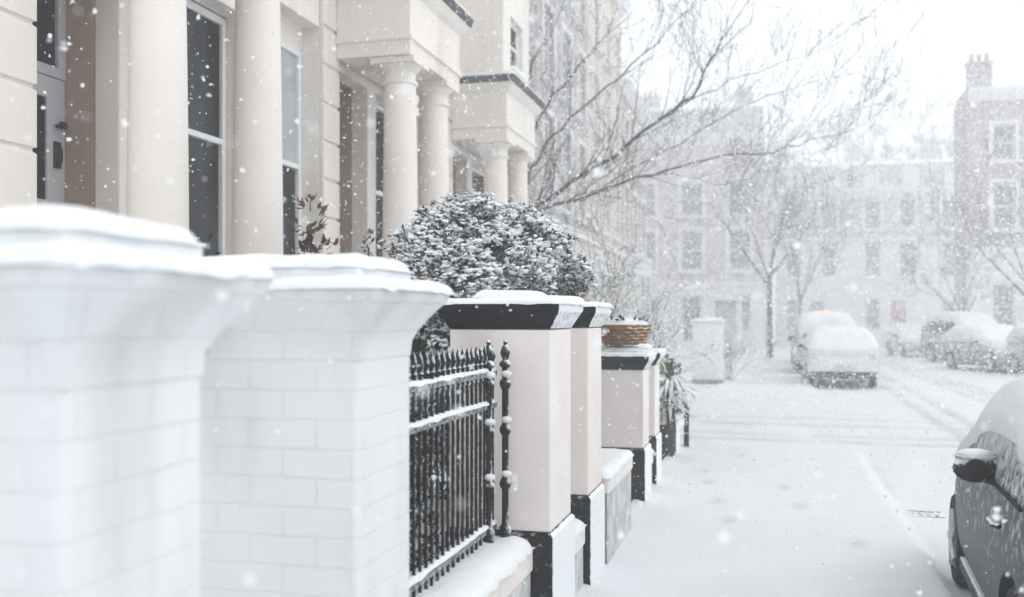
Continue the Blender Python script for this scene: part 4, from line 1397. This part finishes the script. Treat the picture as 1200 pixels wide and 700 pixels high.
def make_car(label, spec, loc, rz, paint, snow_t=.08, cover=.15, group=None, detail=True, mirrors=True, mirror_y=None, side_snow=True, name='parked_car', sub=2, mirror_snow=True, lamps=True, winmat=None):
    t = thing(name, label, 'car', loc, rz, group)
    st = spec['st']
    m_ = MB()
    n = 8
    for (y, zb, ze, zt, wb, wt) in st:
        half = [(0, zb), (wb * .86, zb), (wb * .985, zb + .10 * min(1, (ze - zb) / .5)), (wb * 1.0, zb + (ze - zb) * .55), (wb * .965, ze),
                (wt * 1.02 + (wb * .965 - wt * 1.02) * .12, zt - (zt - ze) * .14), (wt * .80, zt), (0, zt + .012)]
        for (a, z) in half: m_.v.append((a, y, z))
        for (a, z) in half[1:-1][::-1]: m_.v.append((-a, y, z))
    K = 14
    ws0, ws1, ws2 = spec['ws']
    ns = len(st)
    for i in range(ns - 1):
        for k in range(K):
            j = (k + 1) % K
            o, p = i * K, (i + 1) * K
            y0, y1 = st[i][0], st[i + 1][0]
            m_.cur = 0
            if k in (4, 9) and spec['st'][ws0][0] - .001 <= y0 and y1 <= st[ws1 + 0][0] + .001 or (k in (4, 9) and i == ws1 - 0 and False):
                m_.cur = 1
            if k in (5, 6, 7, 8) and i == ws1 and k in (6, 7): m_.cur = 2
            if k in (5, 8, 6, 7) and i == ws1: m_.cur = 2
            if k in (5, 6, 7, 8) and i == ws0 - 1: m_.cur = 3
            m_.face(o + k, o + j, p + j, p + k)
    m_.cur = 0
    m_.face(*range(K)); m_.face(*[(ns - 1) * K + k for k in range(K)][::-1])
    me = bpy.data.meshes.new('tmp')
    me.from_pydata(m_.v, [], m_.f)
    for q in range(4): me.materials.append(M_rubber)
    me.polygons.foreach_set('material_index', m_.mi)
    bm = bmesh.new(); bm.from_mesh(me); bmesh.ops.recalc_face_normals(bm, faces=bm.faces); bm.to_mesh(me); bm.free()
    ob = bpy.data.objects.new('tmp', me); C.objects.link(ob)
    ss = ob.modifiers.new('s', 'SUBSURF'); ss.levels = sub; ss.render_levels = sub
    cut = MB()
    hb, wr, W_ = spec['wb'] / 2, spec['wr'], spec['W']
    for sy in (-1, 1):
        cut.lathe([(wr * 1.16, -W_), (wr * 1.16, -W_ / 2 + .26)], (sy * hb, wr), 28, 'x')
        cut.lathe([(wr * 1.16, W_ / 2 - .26), (wr * 1.16, W_)], (sy * hb, wr), 28, 'x')
    cme = bpy.data.meshes.new('cut'); cme.from_pydata(cut.v, [], cut.f)
    bm = bmesh.new(); bm.from_mesh(cme); bmesh.ops.recalc_face_normals(bm, faces=bm.faces); bm.to_mesh(cme); bm.free()
    co = bpy.data.objects.new('cut', cme); C.objects.link(co)
    bo = ob.modifiers.new('b', 'BOOLEAN'); bo.object = co; bo.operation = 'DIFFERENCE'; bo.solver = 'EXACT'
    dg = bpy.context.evaluated_depsgraph_get(); dg.update()
    ev = bpy.data.meshes.new_from_object(ob.evaluated_get(dg))
    bpy.data.objects.remove(ob); bpy.data.objects.remove(co)
    co_ = [tuple(v.co) for v in ev.vertices]
    groups = {0: [], 1: [], 2: [], 3: [], 'arch': []}
    snowf = []
    for p in ev.polygons:
        c = p.center
        mi = min(3, p.material_index)
        inarch = any(hypot(c.y - s * hb, c.z - wr) < wr * 1.165 for s in (-1, 1)) and abs(c.x) > W_ / 2 - .3
        if inarch and (abs(hypot(c.y - hb, c.z - wr) - wr * 1.16) < .03 or abs(hypot(c.y + hb, c.z - wr) - wr * 1.16) < .03 or abs(abs(c.x) - (W_ / 2 - .26)) < .01):
            groups['arch'].append(p)
        else:
            groups[mi].append(p)
        nn = p.normal
        if nn.z > .26 and c.z > .55: snowf.append(p)
    body_snow = paint

    def sub_mesh(polys, name_, mt, parent, off=0.0, thick=None, smooth=50, nz=0.0):
        idx = {}
        mm = MB()
        vn = {}
        for p in polys:
            for v in p.vertices:
                vn.setdefault(v, Vector((0, 0, 0)))
                vn[v] += p.normal
        cnt = {}
        for p in polys:
            vs = list(p.vertices)
            for a, b in zip(vs, vs[1:] + vs[:1]):
                e = (min(a, b), max(a, b)); cnt[e] = cnt.get(e, 0) + 1
        border = {v for e, q in cnt.items() if q == 1 for v in e}
        for p in polys:
            ids = []
            for v in p.vertices:
                if v not in idx:
                    q = Vector(co_[v])
                    nv = vn[v].normalized()
                    if off:
                        k_ = noise.noise(Vector((q.x * 3, q.y * 3, q.z * 3 + loc[1])))
                        k2 = noise.noise(Vector((q.x * 9, q.y * 9, q.z * 9 + loc[0])))
                        g = off * (1 + .4 * k_ + .25 * k2)
                        if v in border:
                            g = .003
                        q = q + (nv * .55 + Vector((0, 0, .45))).normalized() * g
                    idx[v] = mm.vert(q)
                ids.append(idx[v])
            mm.face(*ids)
        return mm.build(name_, mt, parent, smooth=smooth)

    body = sub_mesh(groups[0], 'body', paint, t, smooth=35)
    for sx in (-1, 1):
        for sy in (-1, 1):
            ga = [p for p in groups['arch'] if p.center.x * sx > 0 and p.center.y * sy > 0]
            if ga: sub_mesh(ga, 'wheel_arch', M_rubber, t)
    wm = winmat or M_glass_car
    for sx in (-1, 1):
        g1 = [p for p in groups[1] if p.center.x * sx > 0]
        if g1: sub_mesh(g1, 'side_window', wm, t)
    if groups[2]: sub_mesh(groups[2], 'windscreen', wm, t)
    if groups[3]: sub_mesh(groups[3], 'rear_window', wm, t)
    if snowf: sub_mesh(snowf, 'snow', M_snow, t, off=snow_t, smooth=75)
    for sx in (-1, 1):
        for sy in (-1, 1):
            wheel(t, sx * (W_ / 2 - .12), sy * hb, wr, .19, sx)
    L2 = spec['L'] / 2
    rear = st[1]
    if lamps:
        for sx in (-1, 1):
            q = MB(); q.loft([(rear[2] - .16, sx * rear[4] * .80 - .11, sx * rear[4] * .80 + .11, rear[0] - .05, rear[0] + .12), (rear[2] + .02, sx * rear[4] * .80 - .09, sx * rear[4] * .80 + .09, rear[0] - .025, rear[0] + .12)])
            q.build('tail_lamp', M_lamp, t, bevel=.015)
            fr = st[-2]
            q = MB(); q.blob((sx * fr[4] * .78, fr[0] - .02, fr[2] - .0), .17, .12, .08, 14, 8); q.build('headlamp', M_headlamp, t, smooth=60)
        q = MB(); q.box(-.26, .26, -L2 - .025, -L2 + .02, .50, .61); q.build('number_plate', M_plate, t, bevel=.004)
        q = MB(); q.loft([(.27, -rear[4] * .92, rear[4] * .92, -L2 + .02, -L2 + .3), (.30, -rear[4] * .98, rear[4] * .98, -L2 - .025, -L2 + .3), (.43, -rear[4] * .98, rear[4] * .98, -L2 - .03, -L2 + .3), (.46, -rear[4] * .94, rear[4] * .94, -L2 - .0, -L2 + .3)])
        q.build('bumper', M_rubber, t, bevel=.02)
    # sill trim
    for sx in (-1, 1):
        q = MB()
        q.box(sx * (W_ / 2 - .045) - .02, sx * (W_ / 2 - .045) + .02, -hb + wr * 1.22, hb - wr * 1.22, .19, .27)
        q.build('sill_trim', M_rubber, t, bevel=.01)
    if mirrors:
        my = mirror_y if mirror_y is not None else st[ws2][0] - .45
        zb = st[ws1][2] + .02
        for sx in (-1, 1):
            x0 = sx * (st[ws1][4] * .95)
            q = MB()
            q.tube([(x0 - sx * .03, my, zb), (x0 + sx * .05, my, zb + .02)], [.035, .03], 8)
            b = len(q.v)
            q.blob((x0 + sx * .085, my, zb + .055), .105, .075, .07, 16, 10)
            mo = q.build('mirror', M_rubber, t, smooth=60)
            q = MB(); q.lathe([(.001, my - .071), (.055, my - .068)], (x0 + sx * .085, zb + .055), 16, 'y'); q.build('mirror_glass', M_glass, mo)
            if mirror_snow:
                q = MB(); q.blob((x0 + sx * .08, my, zb + .118), .10, .07, .035, 14, 8); q.build('snow', M_snowfine, mo, smooth=70)
    if detail:
        for sx in (-1, 1):
            q = MB()
            ymid = -.82
            q.tube([(sx * (W_ / 2 - .015), ymid - .1, .80), (sx * (W_ / 2 + .012), ymid - .07, .80), (sx * (W_ / 2 + .012), ymid + .07, .80), (sx * (W_ / 2 - .015), ymid + .1, .80)], [.012] * 4, 8)
            q.build('door_handle', M_rubber, t, smooth=50)
            q = MB()
            xs_ = W_ / 2 - .005
            zz = st[ws1][2] + .005
            q.tube([(sx * (xs_ - .03), spec['glass'][0], zz + .02), (sx * (xs_ - .027), -.3, zz + .01), (sx * (xs_ - .03), spec['st'][ws2][0] - .15, zz - .005)], [.010] * 3, 8)
            q.build('window_trim', M_seal, t, smooth=60)
    return t


M_glass_car = mat('snow_dusted_car_glass', (0.03, 0.033, 0.036), 0.15, 0.2, 3, spec=0.15, dust=((-0.25, -0.1, 0.7), 0.30, 1.8, 18))
M_glass_dark = mat('dark_car_glass', (0.03, 0.032, 0.035), 0.12, 0.2, 3, spec=0.3, dust=(UP, 0.75, 1.6, 12))
M_seal = mat('window_rubber_seal', (0.01, 0.01, 0.01), 0.7, 0.1, 10, spec=0.1)
M_silver = mat('silver_grey_car_paint', (0.022, 0.022, 0.026), 0.42, 0.05, 3, spec=0.14, coat=.05, dust=((-0.22, 0.2, 0.95), 0.34, 2.6, 17))
M_whitecar = mat('white_car_paint', (0.62, 0.63, 0.64), 0.35, 0.03, 3, coat=.5, dust=((-0.1, -0.6, 0.8), 0.35, 1.4, 10))
M_greycar = mat('grey_car_paint', (0.20, 0.205, 0.22), 0.35, 0.05, 3, coat=.5, dust=((-0.3, -0.5, 0.8), 0.16, 1.2, 8))
M_darkcar = mat('dark_car_paint', (0.06, 0.062, 0.07), 0.35, 0.05, 3, coat=.5, dust=((-0.3, -0.5, 0.8), 0.22, 1.2, 8))

CG = 'parked cars along the street'
make_car('dark grey hatchback with a snow-capped black mirror at the right edge', CAR_HATCH, (1.90, 5.80, -.09), R(-4.0), M_silver, .045, group=CG, mirror_y=-.52, sub=3)
make_car('white car with snow-covered back parked first behind the side road', CAR_SALOON, (1.84, 28.4, -.09), 0, M_whitecar, .11, group=CG)
tx = make_car('dark taxi with a lit amber roof lamp ahead of the white car', CAR_TALL, (1.75, 34.0, -.09), 0, M_darkcar, .11, group=CG)
q = MB(); q.loft([(1.9, -.30, .30, .0, .14), (2.03, -.27, .27, .03, .11)]); lo = q.build('roof_lamp', M_amber, tx, bevel=.02)
make_car('snow-covered grey car ahead of the taxi on the left kerb', CAR_HATCH, (1.7, 39.6, -.09), 0, M_greycar, .11, group=CG)
make_car('snow-covered grey car on the right, farthest of that row', CAR_SALOON, (6.75, 51.0, -.09), R(180 + 6), M_greycar, .12, group=CG)
make_car('dark off-road car with clear black windows behind the right-hand row', CAR_TALL, (7.9, 43.5, -.09), R(180 + 22), M_darkcar, .05, group=CG, winmat=M_glass_dark).scale = (1.0, 1.0, 1.08)
make_car('snow-covered dark car on the right, in the middle of that row', CAR_SALOON, (7.5, 37.2, -.09), R(180 + 18), M_darkcar, .14, group=CG)
make_car('snow-covered grey car at the right edge, nearest of that row', CAR_HATCH, (8.6, 33.4, -.05), R(180 + 14), M_greycar, .14, group=CG)

# ------------------------------------------------------------------ street drain
t = thing('drain_cover', 'dark iron street drain showing through the snow beside the kerb', 'drain', (1.30, 9.55, gz(1.3, 9.55) - .011))
m_ = MB()
facade_pts = MB()
for k in range(6):
    m_.box(-.19 + .066 * k, -.19 + .066 * k + .035, -.12, .12, -.02, .012)
m_.box(-.21, .21, -.15, -.122, -.02, .014); m_.box(-.21, .21, .122, .15, -.02, .014)
m_.build('grate', M_drain, t)

# ------------------------------------------------------------------ falling snow: too many flakes to count; far ones enlarged as added haze
rng = np.random.default_rng(5)


def flakes(n, box, rmin, rmax, keep):
    P = rng.uniform(box[0], box[1], (n, 3))
    P = P[keep(P)]
    return P, rmin + (rmax - rmin) * rng.uniform(0, 1, len(P)) ** 2.3


def keep_all(P):
    d = np.sqrt(P[:, 0] ** 2 + P[:, 1] ** 2 + (P[:, 2] - 1.65) ** 2)
    inhouse = (P[:, 0] < -4.8) & (P[:, 1] < 20)
    return (d > 1.1) & ~inhouse & (P[:, 2] > .02)


def wedge(P, R_, w=.66, up=.42):
    """thin the far snowfall down to the part of the street that lies ahead"""
    d = P @ np.array(FWD[:])
    u = P @ np.array(RGT[:])
    k = (np.abs(u / np.maximum(d, .1)) < w) & ((P[:, 2] - 1.65) / np.maximum(d, .1) < up) & (d > .1)
    return P[k], R_[k]


Pa, Ra = flakes(110000, ((-9, -1.5, 0.0), (8, 16, 7.5)), .0028, .0120, keep_all)
Pb, Rb = wedge(*flakes(260000, ((-12, 9, 0.0), (14, 24, 11)), .006, .016, keep_all))
Pc, Rc = wedge(*flakes(300000, ((-24, 22, 0.0), (30, 46, 19)), .010, .026, keep_all))
Pd, Rd = wedge(*flakes(600000, ((-36, 44, 0.0), (46, 78, 30)), .016, .038, keep_all))
Pf = np.concatenate([Pa, Pb, Pc, Pd]); Rf = np.concatenate([Ra, Rb, Rc, Rd])
nF = len(Pf)
print('flakes', nF)
A = rng.normal(size=(nF, 3)); A /= np.linalg.norm(A, axis=1, keepdims=True)
Bv = np.cross(A, rng.normal(size=(nF, 3))); Bv /= np.linalg.norm(Bv, axis=1, keepdims=True)
Cv = np.cross(A, Bv)
NV = 5
ang = np.arange(NV) * 2 * pi / NV
rad = Rf[:, None] * rng.uniform(.8, 1.25, (nF, NV))
V = Pf[:, None, :] + rad[..., None] * (np.cos(ang)[None, :, None] * Bv[:, None, :] + np.sin(ang)[None, :, None] * Cv[:, None, :]) \
    + (Rf[:, None] * .35 * np.cos(2 * ang)[None, :])[..., None] * A[:, None, :]
V = V.reshape(-1, 3)
tri = np.array([(0, 1, 2), (0, 2, 3), (0, 3, 4)])
F = (tri[None] + (np.arange(nF) * NV)[:, None, None]).reshape(-1, 3)
me = bpy.data.meshes.new('falling_snow')
me.vertices.add(len(V)); me.vertices.foreach_set('co', V.ravel())
me.loops.add(F.size); me.loops.foreach_set('vertex_index', F.ravel().astype(np.int32))
me.polygons.add(len(F)); me.polygons.foreach_set('loop_start', np.arange(0, F.size, 3, dtype=np.int32))
me.polygons.foreach_set('use_smooth', np.ones(len(F), dtype=bool))
me.update(calc_edges=True)
me.materials.append(M_flake)
o = bpy.data.objects.new('falling_snow', me)
C.objects.link(o)
kind(o, 'stuff')
o['label'] = 'falling snowflakes filling the air, enlarged far off as haze'

# ------------------------------------------------------------------ haze of falling snow
hz = MB(); hz.box(-230, 230, -130, 250, -1.2, 30.0)
vm = bpy.data.materials.new('haze')
vm.use_nodes = True
vn = vm.node_tree.nodes
vl = vm.node_tree.links
vn.clear()
vo = vn.new('ShaderNodeOutputMaterial')
pv = vn.new('ShaderNodeVolumePrincipled')
pv.inputs['Color'].default_value = (0.985, 0.99, 0.995, 1)
pv.inputs['Density'].default_value = 0.0088
pv.inputs['Anisotropy'].default_value = 0.0
vl.new(pv.outputs[0], vo.inputs['Volume'])
h_o = hz.build('haze', vm)
kind(h_o, 'stuff')
h_o['label'] = 'pale snow haze filling the street'
